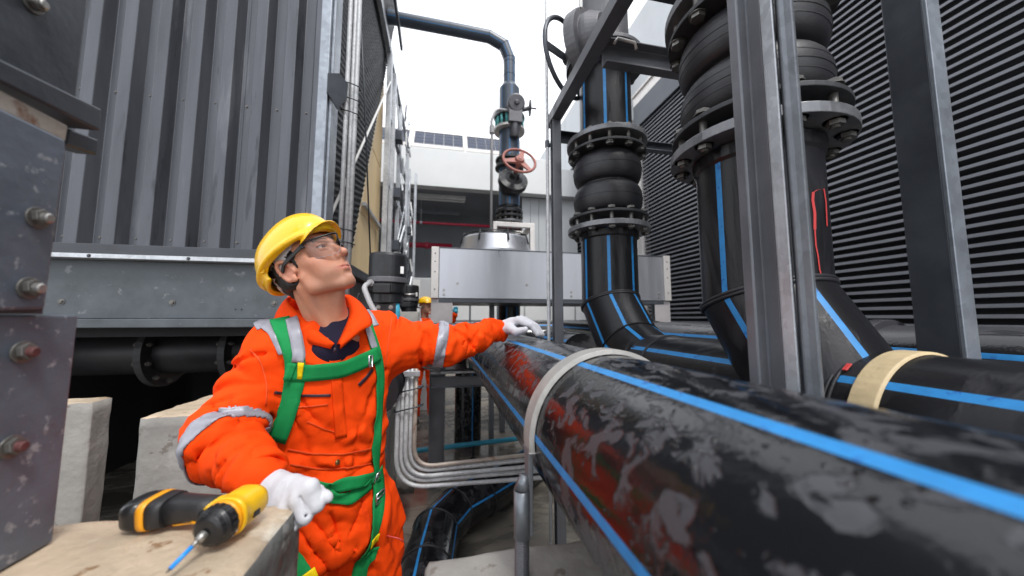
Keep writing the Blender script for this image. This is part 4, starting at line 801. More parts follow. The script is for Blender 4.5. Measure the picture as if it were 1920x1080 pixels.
mb = MB(); pr = [(.031, .90), (.0335, .92), (.0335, 1.12), (.0315, 1.14), (.0305, 1.16), (.029, 1.17), (.027, 1.26), (.021, 1.30), (.010, 1.32)]
mb.lathe([(r, t*LN) for r, t in pr], A0, AX, 36); ch = build('chuck', mb, 'blackpl', dr, .0012)
for k in range(18):
    a = 2*math.pi*k/18; d = hs*math.cos(a)+hv*math.sin(a); mb = MB(); mb.beam(A0+AX*LN*.93+d*.0338, A0+AX*LN*1.07+d*.0338, .005, .0016, up=d); build('grip_rib', mb, 'grip', ch)
for k in range(7):
    a = R(-60+k*17); d = hv*math.cos(a)+hs*math.sin(a); mb = MB(); mb.beam(A0+AX*LN*.925+d*.0348, A0+AX*LN*.955+d*.0348, .0035, .0008, up=d); build('number_mark', mb, 'white', ch)
for k in range(16):
    a = 2*math.pi*k/16+.1; d = hs*math.cos(a)+hv*math.sin(a); mb = MB(); mb.beam(A0+AX*LN*1.18+d*.0288, A0+AX*LN*1.25+d*.0272, .004, .0016, up=d); build('grip_rib', mb, 'grip', ch)
tipp = Vector((-.339, .527, 1.182)); b0 = A0+AX*LN*1.32; bd = (tipp-b0).normalized()
mb = MB(); mb.tube([b0, b0+bd*.012, b0+bd*.013], [.008, .007, .0045], 12); mb.tube([b0+bd*.01, b0+bd*.022], .0042, 6); build('bit_shank', mb, 'bolt', dr)
mb = MB(); mb.tube([b0+bd*.016, tipp-bd*.006], .0036, 12); build('bit_sleeve', mb, 'bitblue', dr); mb = MB(); mb.tube([tipp-bd*.007, tipp], [.0032, .0006], 8); build('bit_tip', mb, 'bolt_dark', dr)
# vents and badges on the housing
for k in range(3):
    a = R(-20+0); d = hv; p = A0+AX*LN*(.22+.07*k); 
mb = MB(); p0 = A0+AX*LN*.15+hv*.0305; p1 = A0+AX*LN*.48+hv*.0325; mb.beam(p0+hs*.004, p1+hs*.004, .012, .004, up=hv); vn = build('vent_panel', mb, 'grip', dr, .001)
for k in range(4):
    mb = MB(); q = p0+(p1-p0)*(.15+.22*k)+hs*.004+hv*.0022; mb.beam(q-hs*.004, q+hs*.004, .002, .001, up=hv); build('vent_slot', mb, 'blackpl', vn)
mb = MB(); mb.beam(A0+AX*LN*.55+hv*.0325+hs*.012, A0+AX*LN*.62+hv*.0322+hs*-.010, .008, .003, up=hv); build('badge', mb, 'grip', dr, .001)
mb = MB(); mb.beam(A0+AX*LN*.30-hs*.032+hv*.012, A0+AX*LN*.52-hs*.033+hv*.010, .012, .006, up=hs); build('direction_button', mb, 'blackpl', dr, .002)
# handle, trigger and battery
H0 = A0+AX*LN*.36+hs*.020
def hsecs(ts): 
    out = []
    for t, ra, rv_, al, pw in ts: out.append((H0+hs*t*1.30+AX*al, AX, hv, ra, rv_, pw))
    return out
build('grip_neck', loft(hsecs([(0, .030, .024, 0, .8), (.018, .025, .020, .001, .85), (.034, .020, .0185, .0, .9)])), 'yellow', dr)
build('handle', loft(hsecs([(.020, .0215, .0200, .0, .8), (.045, .0225, .0215, -.002, .8), (.070, .0240, .0230, -.004, .75), (.092, .0275, .0250, -.004, .7)])), 'grip', dr)
build('trigger', loft([(H0+hs*t+AX*al, AX, hv, .010, .008, .8) for t, al in ((.016, .026), (.028, .025), (.040, .019))]), 'blackpl', dr)
build('battery', loft(hsecs([(.0905, .031, .0265, -.003, .62), (.098, .034, .0275, -.002, .6), (.1095, .035, .028, -.002, .55)])), 'grip', dr)
build('battery_band', loft(hsecs([(.110, .0358, .0288, -.002, .55), (.1215, .0362, .0292, -.002, .55)])), 'orangep', dr)
build('battery_base', loft(hsecs([(.122, .0352, .0285, -.002, .55), (.140, .035, .028, -.002, .55), (.148, .033, .026, -.002, .55), (.151, .028, .022, -.002, .6)])), 'blackpl', dr)
def onh(t, al, h=.0215): return H0+hs*t*1.30+AX*al+hv*h
mb = MB(); mb.tube([onh(.022, -.020, .0160), onh(.034, -.016, .0195), (onh(.052, -.019, .0195)), onh(.080, -.022, .0220), onh(.088, -.006, .0255), onh(.080, .014, .0232), onh(.052, .012, .0212)], .0013, 6); build('grip_line', mb, 'orangep', dr)
mb = MB(); mb.add([onh(.046, -.012, .0222), onh(.060, -.014, .0228), onh(.070, -.006, .0236), onh(.066, .006, .0234), onh(.050, .004, .0225)], [(0, 1, 2, 3, 4)]); build('grip_badge', mb, 'yellow', dr, 0, .0012)
mb = MB(); mb.tube([onh(.012, .020, .018), onh(.026, .015, .0190), onh(.040, .014, .0190), onh(.050, .016, .0175)], .0030, 8); build('grip_trim', mb, 'orangep', dr)
# clear plastic scrap on the floor behind the plinth
# ================================================================== SDF SCULPTING (people, gloves)
class SDF:
    """distance field on a grid; primitives blended with a smooth minimum, meshed by surface nets"""
    def __init__(s, lo, hi, h):
        s.h = h; s.lo = np.array(lo, float); s.n = (np.ceil((np.array(hi)-s.lo)/h)).astype(int)+1
        s.g = np.full(s.n, .2, np.float32)
        s.ax = [s.lo[i]+h*np.arange(s.n[i]) for i in range(3)]
    def sub(s, lo, hi, pad):
        a = np.clip(np.floor((np.array(lo)-pad-s.lo)/s.h).astype(int), 0, s.n-1); b = np.clip(np.ceil((np.array(hi)+pad-s.lo)/s.h).astype(int)+1, 1, s.n)
        if np.any(b <= a): return None, None
        sl = tuple(slice(a[i], b[i]) for i in range(3))
        P = np.meshgrid(*[s.ax[i][sl[i]] for i in range(3)], indexing='ij'); return sl, P
    def put(s, sl, d, k, op='u'):
        g = s.g[sl]
        if op == 'u':
            if k > 0: hh = np.clip(.5+.5*(g-d)/k, 0, 1); s.g[sl] = g*(1-hh)+d*hh-k*hh*(1-hh)
            else: s.g[sl] = np.minimum(g, d)
        else:
            d = -d
            if k > 0: hh = np.clip(.5-.5*(g-d)/k, 0, 1); s.g[sl] = g*(1-hh)+d*hh+k*hh*(1-hh)
            else: s.g[sl] = np.maximum(g, d)
    def cone(s, a, b, ra, rb, k=.01, op='u', flat=None):
        """round cone; flat=(dir, f) squeezes by f along dir"""
        a = np.array(a, float); b = np.array(b, float); r = max(ra, rb)
        sl, P = s.sub(np.minimum(a, b)-r, np.maximum(a, b)+r, k+s.h*2)
        if sl is None: return s
        p = [P[i]-a[i] for i in range(3)]; ab = b-a; L2 = ab@ab+1e-12
        t = np.clip((p[0]*ab[0]+p[1]*ab[1]+p[2]*ab[2])/L2, 0, 1); q = [p[i]-t*ab[i] for i in range(3)]
        if flat is not None:
            n = np.array(flat[0], float); n /= np.linalg.norm(n); dn = q[0]*n[0]+q[1]*n[1]+q[2]*n[2]; e = dn*(1/flat[1]-1); q = [q[i]+n[i]*e for i in range(3)]
        rr = ra+(rb-ra)*t; d = np.sqrt(q[0]**2+q[1]**2+q[2]**2)-rr
        if flat is not None: d = d*min(1, flat[1]*1.15)
        s.put(sl, d.astype(np.float32), k, op); return s
    def ball(s, c, r, k=.01, op='u'): return s.cone(c, c, r, r, k, op)
    def ell(s, c, R3, ax=None, k=.01, op='u'):
        c = np.array(c, float); A = np.eye(3) if ax is None else np.array([list(v) for v in ax], float); R3 = np.array(R3, float); m = np.sqrt(((A*R3[:, None])**2).sum(0))
        sl, P = s.sub(c-m, c+m, k+s.h*2)
        if sl is None: return s
        p = [P[i]-c[i] for i in range(3)]; q = [(p[0]*A[i, 0]+p[1]*A[i, 1]+p[2]*A[i, 2]) for i in range(3)]
        k0 = np.sqrt(sum((q[i]/R3[i])**2 for i in range(3)))+1e-9; k1 = np.sqrt(sum((q[i]/R3[i]**2)**2 for i in range(3)))+1e-9
        s.put(sl, (k0*(k0-1)/k1).astype(np.float32), k, op); return s
    def loft(s, secs, yaw, k=.02):
        """vertical body: secs (z, x, y, rx, ry), turned by yaw"""
        secs = sorted(secs); z = np.array([q[0] for q in secs]); c, w = math.cos(yaw), math.sin(yaw); R_ = max(max(q[3], q[4]) for q in secs)
        xs = [q[1] for q in secs]; ys = [q[2] for q in secs]
        sl, P = s.sub((min(xs)-R_, min(ys)-R_, z[0]), (max(xs)+R_, max(ys)+R_, z[-1]), k+s.h*2)
        Z = np.clip(P[2], z[0], z[-1]); I = [np.interp(Z, z, [q[i] for q in secs]) for i in (1, 2, 3, 4)]
        x = (P[0]-I[0])*c+(P[1]-I[1])*w; y = -(P[0]-I[0])*w+(P[1]-I[1])*c
        kk = (np.abs(x/I[2])**2.3+np.abs(y/I[3])**2.3)**(1/2.3); d = (kk-1)*np.minimum(I[2], I[3])
        dz = np.abs(P[2]-Z); d = np.where(dz > 0, np.sqrt(np.maximum(d, 0)**2+dz**2)+np.minimum(d, 0)*(dz < 1e-6), d)
        s.put(sl, d.astype(np.float32), k); return s
    def mesh(s):
        g = s.g; sg = g < 0; n = np.array(g.shape)-1
        c = np.zeros(n, np.int8)
        for dx in (0, 1):
            for dy in (0, 1):
                for dz in (0, 1): c += sg[dx:n[0]+dx, dy:n[1]+dy, dz:n[2]+dz]
        act = (c > 0) & (c < 8); idx = np.full(n, -1, np.int64); I = np.argwhere(act); idx[act] = np.arange(len(I))
        acc = np.zeros((len(I), 3)); cnt = np.zeros(len(I))
        for a in range(3):
            o1, o2 = [(1, 2), (0, 2), (0, 1)][a]
            for u in (0, 1):
                for w in (0, 1):
                    p = I.copy(); p[:, o1] += u; p[:, o2] += w; q = p.copy(); q[:, a] += 1
                    v0 = g[p[:, 0], p[:, 1], p[:, 2]]; v1 = g[q[:, 0], q[:, 1], q[:, 2]]; m = (v0 < 0) != (v1 < 0)
                    t = np.where(m, v0/(v0-v1+1e-12*(v0 == v1)), 0); pt = p.astype(float); pt[:, a] += t; acc += pt*m[:, None]; cnt += m
        V = s.lo+(acc/cnt[:, None])*s.h; F = []
        for a in range(3):
            o1, o2 = [(1, 2), (2, 0), (0, 1)][a]
            sl0 = [slice(None)]*3; sl1 = [slice(None)]*3; sl0[a] = slice(0, -1); sl1[a] = slice(1, None)
            s0 = sg[tuple(sl0)]; s1 = sg[tuple(sl1)]; E = np.argwhere(s0 != s1); ok = (E[:, o1] > 0) & (E[:, o2] > 0) & (E[:, o1] < n[o1]) & (E[:, o2] < n[o2]); E = E[ok]
            inside = s0[E[:, 0], E[:, 1], E[:, 2]]; q = []
            for u, w in ((0, 0), (1, 0), (1, 1), (0, 1)):
                p = E.copy(); p[:, o1] -= u; p[:, o2] -= w; q.append(idx[p[:, 0], p[:, 1], p[:, 2]])
            q = np.stack(q, 1); q[~inside] = q[~inside][:, ::-1]; F.append(q)
        F = np.concatenate(F); return V, F[(F >= 0).all(1)]
def np_obj(name, V, F, m, parent, base=None, cols=None, smooth=True, subs=0, relax=0):
    if relax:
        for _ in range(relax):
            acc = np.zeros_like(V); cn = np.zeros(len(V))
            for a, b in ((0, 1), (1, 2), (2, 3), (3, 0)):
                np.add.at(acc, F[:, a], V[F[:, b]]); np.add.at(cn, F[:, a], 1); np.add.at(acc, F[:, b], V[F[:, a]]); np.add.at(cn, F[:, b], 1)
            V = V*.5+.5*acc/np.maximum(cn, 1)[:, None]
    b = np.array(wloc(parent)) if parent is not None else np.zeros(3)
    me = bpy.data.meshes.new(name); me.vertices.add(len(V)); me.vertices.foreach_set('co', (V-b).astype(np.float32).ravel())
    me.loops.add(F.size); me.loops.foreach_set('vertex_index', F.astype(np.int32).ravel()); me.polygons.add(len(F)); me.polygons.foreach_set('loop_start', np.arange(0, F.size, 4, dtype=np.int32))
    me.polygons.foreach_set('loop_total', np.full(len(F), 4, np.int32)); me.update(calc_edges=True); me.validate()
    me.polygons.foreach_set('use_smooth', [smooth]*len(me.polygons))
    for mm in (m if isinstance(m, (list, tuple)) else [m]): me.materials.append(mm)
    if cols is not None:
        ca = me.color_attributes.new('Col', 'FLOAT_COLOR', 'POINT'); ca.data.foreach_set('color', np.concatenate([cols, np.ones((len(cols), 1))], 1).astype(np.float32).ravel())
    return link(me, name, parent)
def vnormals(V, F):
    n = np.cross(V[F[:, 2]]-V[F[:, 0]], V[F[:, 3]]-V[F[:, 1]]); out = np.zeros_like(V)
    for i in range(4): np.add.at(out, F[:, i], n)
    return out/(np.linalg.norm(out, axis=1)[:, None]+1e-12)
# cheap vector value noise
_rg = np.random.RandomState(5); _tab = _rg.rand(64, 64, 64).astype(np.float32)
def vnoise(P):
    I = np.floor(P).astype(int); f = P-I; f = f*f*(3-2*f); r = 0
    for dx in (0, 1):
        for dy in (0, 1):
            for dz in (0, 1):
                w = (f[:, 0] if dx else 1-f[:, 0])*(f[:, 1] if dy else 1-f[:, 1])*(f[:, 2] if dz else 1-f[:, 2])
                r = r+w*_tab[(I[:, 0]+dx) % 64, (I[:, 1]+dy) % 64, (I[:, 2]+dz) % 64]
    return r*2-1
def ridge(P): return 1-np.abs(vnoise(P))*2
# ------------------------------------------------------------------ people's materials
def cloth(name, col, rough=.82, weave=900., dist=.0002, var=.08):
    m = mat(name, col, rough, 0, var, 9, dist, weave, spots=((col[0]*.72, col[1]*.62, col[2]*.6), 17, .62, .1)); b = m.node_tree.nodes['Principled BSDF']; b.inputs['Specular IOR Level'].default_value = .15; return m
M['orange'] = cloth('orange_coverall_cloth', (.86, .062, .002))
def fold_bump(m, d1=.034, d2=.012):
    t = m.node_tree; b = t.nodes['Principled BSDF']; L = t.links; g = N(t, 'ShaderNodeNewGeometry'); last = b.inputs['Normal'].links[0].from_socket
    wn = N(t, 'ShaderNodeTexNoise'); wn.inputs['Scale'].default_value = 5; L.new(g.outputs['Position'], wn.inputs['Vector'])
    vs_ = N(t, 'ShaderNodeVectorMath', operation='SCALE'); vs_.inputs['Scale'].default_value = .22; L.new(wn.outputs['Color'], vs_.inputs[0]); va = N(t, 'ShaderNodeVectorMath', operation='ADD'); L.new(g.outputs['Position'], va.inputs[0]); L.new(vs_.outputs[0], va.inputs[1])
    for sc_, dd in ((6.5, d1), (15, d2)):
        n = N(t, 'ShaderNodeTexNoise'); n.noise_type = 'RIDGED_MULTIFRACTAL'; n.inputs['Scale'].default_value = sc_; n.inputs['Detail'].default_value = 1.5; n.inputs['Roughness'].default_value = .45; n.inputs['Gain'].default_value = 1.2; n.normalize = False; L.new(va.outputs[0], n.inputs['Vector'])
        bp = N(t, 'ShaderNodeBump'); bp.inputs['Distance'].default_value = dd; bp.inputs['Strength'].default_value = .8; L.new(n.outputs[0], bp.inputs['Height']); L.new(last, bp.inputs['Normal']); last = bp.outputs[0]
    L.new(last, b.inputs['Normal'])
fold_bump(M['orange'])
M['webbing'] = cloth('green_webbing', (.010, .235, .065), .65, 420, .0008, .2)
M['webyellow'] = cloth('yellow_label', (.85, .62, .01), .6)
M['reflect'] = mat('silver_reflective_tape', (.29, .29, .33), .4, .1, .1, 30, .0003, 300)
M['glove'] = cloth('white_knit_glove', (.56, .56, .59), .9, 1100, .00025, .04)
M['navy'] = cloth('dark_undershirt', (.018, .016, .035), .85)
M['hair'] = mat('black_hair', (.010, .008, .008), .45, 0, .4, 60, .0015, 260)
M['helmet'] = mat('yellow_helmet', (.88, .50, .003), .27, 0, .05, 8, 0, 60, 0, coat=.4)
M['helmet_in'] = mat('helmet_suspension', (.62, .60, .60), .5, 0, .06, 20)
M['frameblack'] = mat('goggle_frame', (.01, .01, .011), .3)
M['brass'] = mat('brass_snap', (.34, .26, .10), .35, .9)
M['buckle'] = mat('steel_buckle', (.55, .56, .58), .25, .9)
M['zip'] = mat('dark_zip', (.03, .012, .02), .5)
M['thread'] = mat('seam_orange', (.70, .065, .003), .8)  # deeper orange for thin seam and zip strips
M['boot'] = mat('black_boot', (.02, .018, .016), .4)
def glass():
    m = bpy.data.materials.new('clear_lens'); m.use_nodes = True; t = m.node_tree; t.nodes.remove(t.nodes['Principled BSDF']); o = t.nodes['Material Output']; L = t.links
    tr = N(t, 'ShaderNodeBsdfTransparent'); tr.inputs[0].default_value = (.93, .95, .96, 1); gl = N(t, 'ShaderNodeBsdfGlossy'); gl.inputs['Roughness'].default_value = .03
    fr_ = N(t, 'ShaderNodeFresnel'); fr_.inputs[0].default_value = 1.45; mx_ = N(t, 'ShaderNodeMixShader'); L.new(fr_.outputs[0], mx_.inputs[0]); L.new(tr.outputs[0], mx_.inputs[1]); L.new(gl.outputs[0], mx_.inputs[2]); L.new(mx_.outputs[0], o.inputs[0]); return m
M['lens'] = glass()
def skin():
    m = bpy.data.materials.new('skin'); m.use_nodes = True; t = m.node_tree; b = t.nodes['Principled BSDF']; L = t.links
    a = N(t, 'ShaderNodeAttribute'); a.attribute_name = 'Col'; g = N(t, 'ShaderNodeNewGeometry')
    n = N(t, 'ShaderNodeTexNoise'); n.inputs['Scale'].default_value = 90; n.inputs['Detail'].default_value = 4; L.new(g.outputs['Position'], n.inputs['Vector'])
    mr = N(t, 'ShaderNodeMapRange'); mr.inputs['To Min'].default_value = .90; mr.inputs['To Max'].default_value = 1.1; L.new(n.outputs[0], mr.inputs[0])
    sc_ = N(t, 'ShaderNodeVectorMath', operation='SCALE'); L.new(a.outputs['Color'], sc_.inputs[0]); L.new(mr.outputs[0], sc_.inputs['Scale']); L.new(sc_.outputs[0], b.inputs['Base Color'])
    b.inputs['Roughness'].default_value = .42; b.inputs['Subsurface Weight'].default_value = .12; b.inputs['Subsurface Radius'].default_value = (.012, .004, .002); b.inputs['Subsurface Scale'].default_value = 1
    n3 = N(t, 'ShaderNodeTexNoise'); n3.inputs['Scale'].default_value = 700; L.new(g.outputs['Position'], n3.inputs['Vector']); bp_ = N(t, 'ShaderNodeBump'); bp_.inputs['Distance'].default_value = .0003; L.new(n3.outputs[0], bp_.inputs['Height']); L.new(bp_.outputs[0], b.inputs['Normal'])
    return m
M['skin'] = skin()
# ================================================================== THE WORKER
YA = math.atan2(.18, .30)      # shoulder line turned away from the camera
Cx, Cy = -.345, 1.175
SR = np.array([-.462, 1.105, 1.415]); SL = np.array([-.215, 1.262, 1.435])          # shoulder joints
ER = np.array([-.508, .975, 1.205]); WR_ = np.array([-.368, .848, 1.168])            # right elbow, wrist
EL = np.array([.005, 1.265, 1.405]); WL = np.array([.232, 1.375, 1.452])             # left elbow, wrist
man = thing('person', 'worker in orange coverall and green harness leaning on the big pipe, looking up', 'person', (Cx, Cy, 0))
s = SDF((-.68, .72, .04), (.34, 1.48, 1.60), .0054)
s.loft([(1.49, Cx+.01, Cy-.03, .075, .07), (1.455, Cx, Cy-.02, .125, .085), (1.40, Cx, Cy-.01, .168, .108), (1.32, Cx, Cy, .178, .122), (1.22, Cx+.005, Cy+.005, .172, .122), (1.13, Cx+.01, Cy+.01, .160, .118),
        (1.07, Cx+.015, Cy+.01, .160, .120), (1.02, Cx+.02, Cy+.01, .150, .110), (.97, Cx+.025, Cy+.01, .165, .120), (.90, Cx+.03, Cy+.01, .180, .130), (.84, Cx+.03, Cy+.01, .180, .125)], YA, .03)
sh = np.array([math.cos(YA), math.sin(YA), 0]); fw = np.array([math.sin(YA), -math.cos(YA), 0])
cc = np.array([Cx, Cy, 0])
s.cone(cc+sh*-.07+[0, 0, 1.46], SR+[.005, 0, .0], .055, .072, .05); s.cone(cc+sh*.07+[0, 0, 1.46], SL, .055, .068, .05)      # trapezius
s.cone(SR, ER, .064, .060, .035); s.cone(ER, WR_+(WR_-ER)*.02, .064, .048, .03); s.cone(ER+[0, -.01, -.01], ER*.6+WR_*.4+[0, 0, -.012], .054, .056, .02)
s.cone(SR+[-.003, -.01, -.08], ER+[-.004, 0, .03], .058, .062, .03)
s.cone(SL, EL, .080, .062, .05); s.cone(EL, WL-(WL-EL)*.02, .060, .040, .03); s.cone(SL+[0, 0, -.06], SL*.45+EL*.55+[0, 0, -.03], .075, .055, .05); s.cone(EL+[.02, 0, -.02], EL*.4+WL*.6+[0, 0, -.012], .052, .040, .03)
# sleeve folds as welts
def welt(a, b, c0, r=.010, k=.018):
    a, b, c0 = map(np.array, (a, b, c0)); prev = a
    for t in np.linspace(0, 1, 6)[1:]:
        p = a*(1-t)**2+c0*2*t*(1-t)+b*t*t; s.cone(prev, p, r*(.6+.8*math.sin(math.pi*t)), r*(.6+.8*math.sin(math.pi*t)), k); prev = p
def limb_welts(A, B, rad, n, seed, r=.009, tw=.9):
    rr = random.Random(seed); d = (B-A); L_ = np.linalg.norm(d); d = d/L_; u = np.cross(d, [0, 0, 1.]); u /= np.linalg.norm(u); w = np.cross(u, d)
    for k in range(n):
        t = (k+.5+rr.uniform(-.3, .3))/n; a0 = rr.uniform(0, 6.28); sp = rr.uniform(1.0, 2.0); sl_ = rr.uniform(-.05, .05); prev = None
        for j in range(7):
            a = a0+sp*j/6; p = A+d*(t*L_+sl_*(j/6-.5)*tw)+(u*math.cos(a)+w*math.sin(a))*(rad*(1-.12*t)); 
            if prev is not None: s.cone(prev, p, r*math.sin(math.pi*(j-.2)/6.2)+.002, r*math.sin(math.pi*(j+.3)/6.8)+.002, .016)
            prev = p
limb_welts(SR, ER, .064, 8, 1); limb_welts(ER, WR_, .056, 8, 2, .009); limb_welts(SL, EL, .068, 8, 3, .008); limb_welts(EL, WL, .050, 9, 4, .007)
hl = cc+sh*-.085+[.03, .01, .86]; hr_ = cc+sh*.095+[.03, .01, .86]
for h_, kx in ((hl, -.02), (hr_, .03)):
    kn = h_+np.array([kx, -.03, -.40]); an = kn+np.array([kx*.3, .05, -.36])
    s.cone(h_, kn, .108, .083, .03); s.cone(kn, an, .083, .078, .03); s.cone(an, an+[0, 0, -.01], .082, .082, .01)
    s.cone(h_+fw*.09+[.02, 0, -.05], kn+fw*.06, .012, .008, .02)
    limb_welts(h_+[0, 0, -.02], kn, .096, 5, 11+int(kx*100), .009)
# blousing over the belt
for t0, t1, z_, r_ in ((-2.9, -.3, 1.045, .011), (-2.2, -1.1, 1.09, .009), (-2.7, -1.9, 1.12, .009), (-1.5, -.4, 1.15, .008), (-2.9, -1.8, .985, .009), (-1.9, -.6, .955, .009)):
    prev = None
    for j in range(9):
        a = t0+(t1-t0)*j/8; p = cc+[.015, .01, z_+.014*math.sin(j*1.1)]+sh*math.cos(a)*.155+np.array([-sh[1], sh[0], 0])*math.sin(a)*.115
        if prev is not None: s.cone(prev, p, r_*math.sin(math.pi*(j-.3)/8)+.002, r_*math.sin(math.pi*(j+.1)/8.4)+.002, .02)
        prev = p
# pinched creases
def groove(pts, r=.0045, k=.010):
    pts = [np.array(p, float) for p in pts]; n = len(pts)-1
    for i in range(n): s.cone(pts[i], pts[i+1], r*(.35+.65*math.sin(math.pi*(i+.3)/(n+.6))), r*(.35+.65*math.sin(math.pi*(i+1.3)/(n+1.6))), k, 's')
def limb_grooves(A, B, rad, n, seed, r=.0055):
    rr = random.Random(seed); d = (B-A); L_ = np.linalg.norm(d); d = d/L_; u = np.cross(d, [0, 0, 1.]); u /= np.linalg.norm(u); w = np.cross(u, d)
    for k in range(n):
        t = (k+.5+rr.uniform(-.4, .4))/n; a0 = rr.uniform(0, 6.28); sp = rr.uniform(.8, 1.9); sl_ = rr.uniform(-.09, .09)
        groove([A+d*(t*L_+sl_*(j/7-.5))+(u*math.cos(a0+sp*j/7)+w*math.sin(a0+sp*j/7))*(rad+.004) for j in range(8)], r)
limb_grooves(SR, ER, .062, 12, 21); limb_grooves(ER, WR_, .056, 12, 22); limb_grooves(SL, EL, .068, 12, 23); limb_grooves(EL, WL, .050, 12, 24, .0045)
def onb(t, z, off=.0):   # point on the front of the torso: t -1..1 across
    q = cc+[.012, .006, z]+sh*(t*.165)+fw*(.118*math.sqrt(max(0, 1-t*t*.9))+off); return q
for a, b, c in (((-.85, 1.33), (-.35, 1.22), .0), ((-.8, 1.28), (-.45, 1.12), .0), ((.85, 1.34), (.4, 1.22), 0), ((.8, 1.26), (.5, 1.10), 0), ((-.6, 1.10), (.1, 1.075), 0), ((.0, 1.11), (.7, 1.08), 0), ((-.7, 1.06), (-.1, 1.04), 0), ((.2, 1.05), (.8, 1.07), 0), ((-.2, 1.20), (.05, 1.09), 0), ((.3, 1.18), (.25, 1.08), 0), ((-.55, 1.19), (-.5, 1.08), 0),
                ((-.7, .97), (-.1, .84), 0), ((-.5, .98), (.0, .88), 0), ((.75, .97), (.15, .85), 0), ((.5, .98), (.1, .90), 0), ((-.15, .97), (.02, .90), 0), ((-.8, .90), (-.3, .80), 0)):
    groove([onb(a[0]+(b[0]-a[0])*j/6, a[1]+(b[1]-a[1])*j/6+.008*math.sin(j*.9), .005) for j in range(7)], .0075 if a[1] > 1 else .0055, .012)
V, F = s.mesh(); Nn = vnormals(V, F)
# cloth wrinkles: warped ridges, stronger at elbow, waist and shoulder
def segt(V, A, B):
    ab = B-A; t = ((V-A)@ab)/(ab@ab); tc = np.clip(t, 0, 1); d = np.linalg.norm(V-(A+tc[:, None]*ab), axis=1); return tc*np.linalg.norm(ab), d
def wr(V, Nn):
    wz = V+np.stack([vnoise(V*7+3), vnoise(V*7+11), vnoise(V*7+23)], 1)*.07
    out = np.zeros(len(V)); wsum = np.zeros(len(V))+1e-6
    for A, B, rad in ((SR, ER, .10), (ER, WR_, .085), (SL, EL, .09), (EL, WL, .075)):
        t, d = segt(V, A, B); w = np.clip((rad-d)/.02, 0, 1)*(d < rad)
        if B is ER or B is EL: w = w*np.clip((t-.03)/.06, 0, 1)
        ax_ = (B-A)/np.linalg.norm(B-A); P_ = wz*7+ax_[None, :]*(t+.03*vnoise(V*9+5))[:, None]*17
        P2 = wz*16+ax_[None, :]*t[:, None]*30+9
        f = np.maximum(ridge(P_), -.2)**1*1.1*np.sign(1)+.55*np.maximum(ridge(P2), -.1)-.45
        near = .5+np.exp(-(t/.07)**2)*(A is ER or A is EL)+np.exp(-((t-np.linalg.norm(B-A))/.07)**2)*.8
        out += w*f*.0092*np.minimum(near, 1.25); wsum = np.maximum(wsum, w)
    body = 1-np.clip(wsum, 0, 1)
    vf = ridge(wz*np.array([13, 13, 4.5])+2); df = ridge(np.stack([wz[:, 0]*9+wz[:, 2]*7, wz[:, 1]*9, wz[:, 2]*9-wz[:, 0]*6], 1)); hf2 = ridge(wz*np.array([6, 6, 24.])+5); fine = ridge(wz*24+4)
    waist = np.exp(-((V[:, 2]-1.05)/.075)**2); low = np.clip((1.0-V[:, 2])/.08, 0, 1); hi_ = 1-waist-low*.6
    tor = (np.maximum(df, -.2)*.0085+np.maximum(vf, -.2)*.005)*np.clip(hi_, .3, 1)+np.maximum(hf2, -.2)*.0105*waist+(np.maximum(vf, -.2)*.010+np.maximum(df, -.2)*.009)*low+np.maximum(fine, -.1)*.0018-.002
    return V+Nn*(out+tor*body)[:, None]
V = wr(V, Nn)
base = cc.copy()
cov = np_obj('coverall', V, F, M['orange'], man, relax=1)
bvh = BVHTree.FromPolygons([tuple(p) for p in V], [tuple(int(i) for i in f) for f in F])
# ------------------------------------------------------------------ strips laid on the cloth
def hit(px, py):
    r = ray(px, py).normalized(); h = bvh.ray_cast(EYE, r); return (h[0], h[1]) if h[0] is not None else None
def strip(name, pts, w, m, parent=man, lift=.004, n=26, thick=.0022, twist=None, label=None):
    """ribbon following a path given in the photograph, dropped onto the cloth"""
    P_ = [Vector((a, b)) for a, b in pts]; seg = [0]
    for a, b in zip(P_[:-1], P_[1:]): seg.append(seg[-1]+(b-a).length)
    C = []
    for i in range(n+1):
        t = seg[-1]*i/n; j = max(k for k in range(len(seg)-1) if seg[k] <= t+1e-6); f = (t-seg[j])/(seg[j+1]-seg[j]); q = P_[j]*(1-f)+P_[j+1]*f; h = hit(q.x, q.y)
        if h and C and (h[0]-C[-1][0]).length > .05: break
        if h: C.append(h)
    if len(C) < 3: return None
    pos = [h[0]+h[1]*lift for h in C]; nr = [h[1] for h in C]
    for _ in range(4):
        pos = [pos[0]]+[(pos[i-1]+pos[i]*2+pos[i+1])/4 for i in range(1, len(pos)-1)]+[pos[-1]]; nr = [nr[0]]+[(nr[i-1]+nr[i]*2+nr[i+1]).normalized() for i in range(1, len(nr)-1)]+[nr[-1]]
    vs = []; K = 5
    for i in range(len(pos)):
        t = (pos[min(i+1, len(pos)-1)]-pos[max(i-1, 0)]).normalized(); sd_ = t.cross(nr[i]).normalized()
        for k in range(K):
            p = pos[i]+sd_*w*(k/(K-1)-.5); q = bvh.find_nearest(p)
            d = (p-q[0]).dot(q[1])
            if d < lift*.7: p = q[0]+q[1]*lift*.7
            elif d > lift*2.5: p = p-q[1]*(d-lift*2.5)*.6
            vs.append(p)
    mb = MB(); mb.add(vs, [(i*K+k, i*K+k+1, (i+1)*K+k+1, (i+1)*K+k) for i in range(len(pos)-1) for k in range(K-1)], 0, True)
    return build(name, mb, m, parent, 0, thick, label=label)
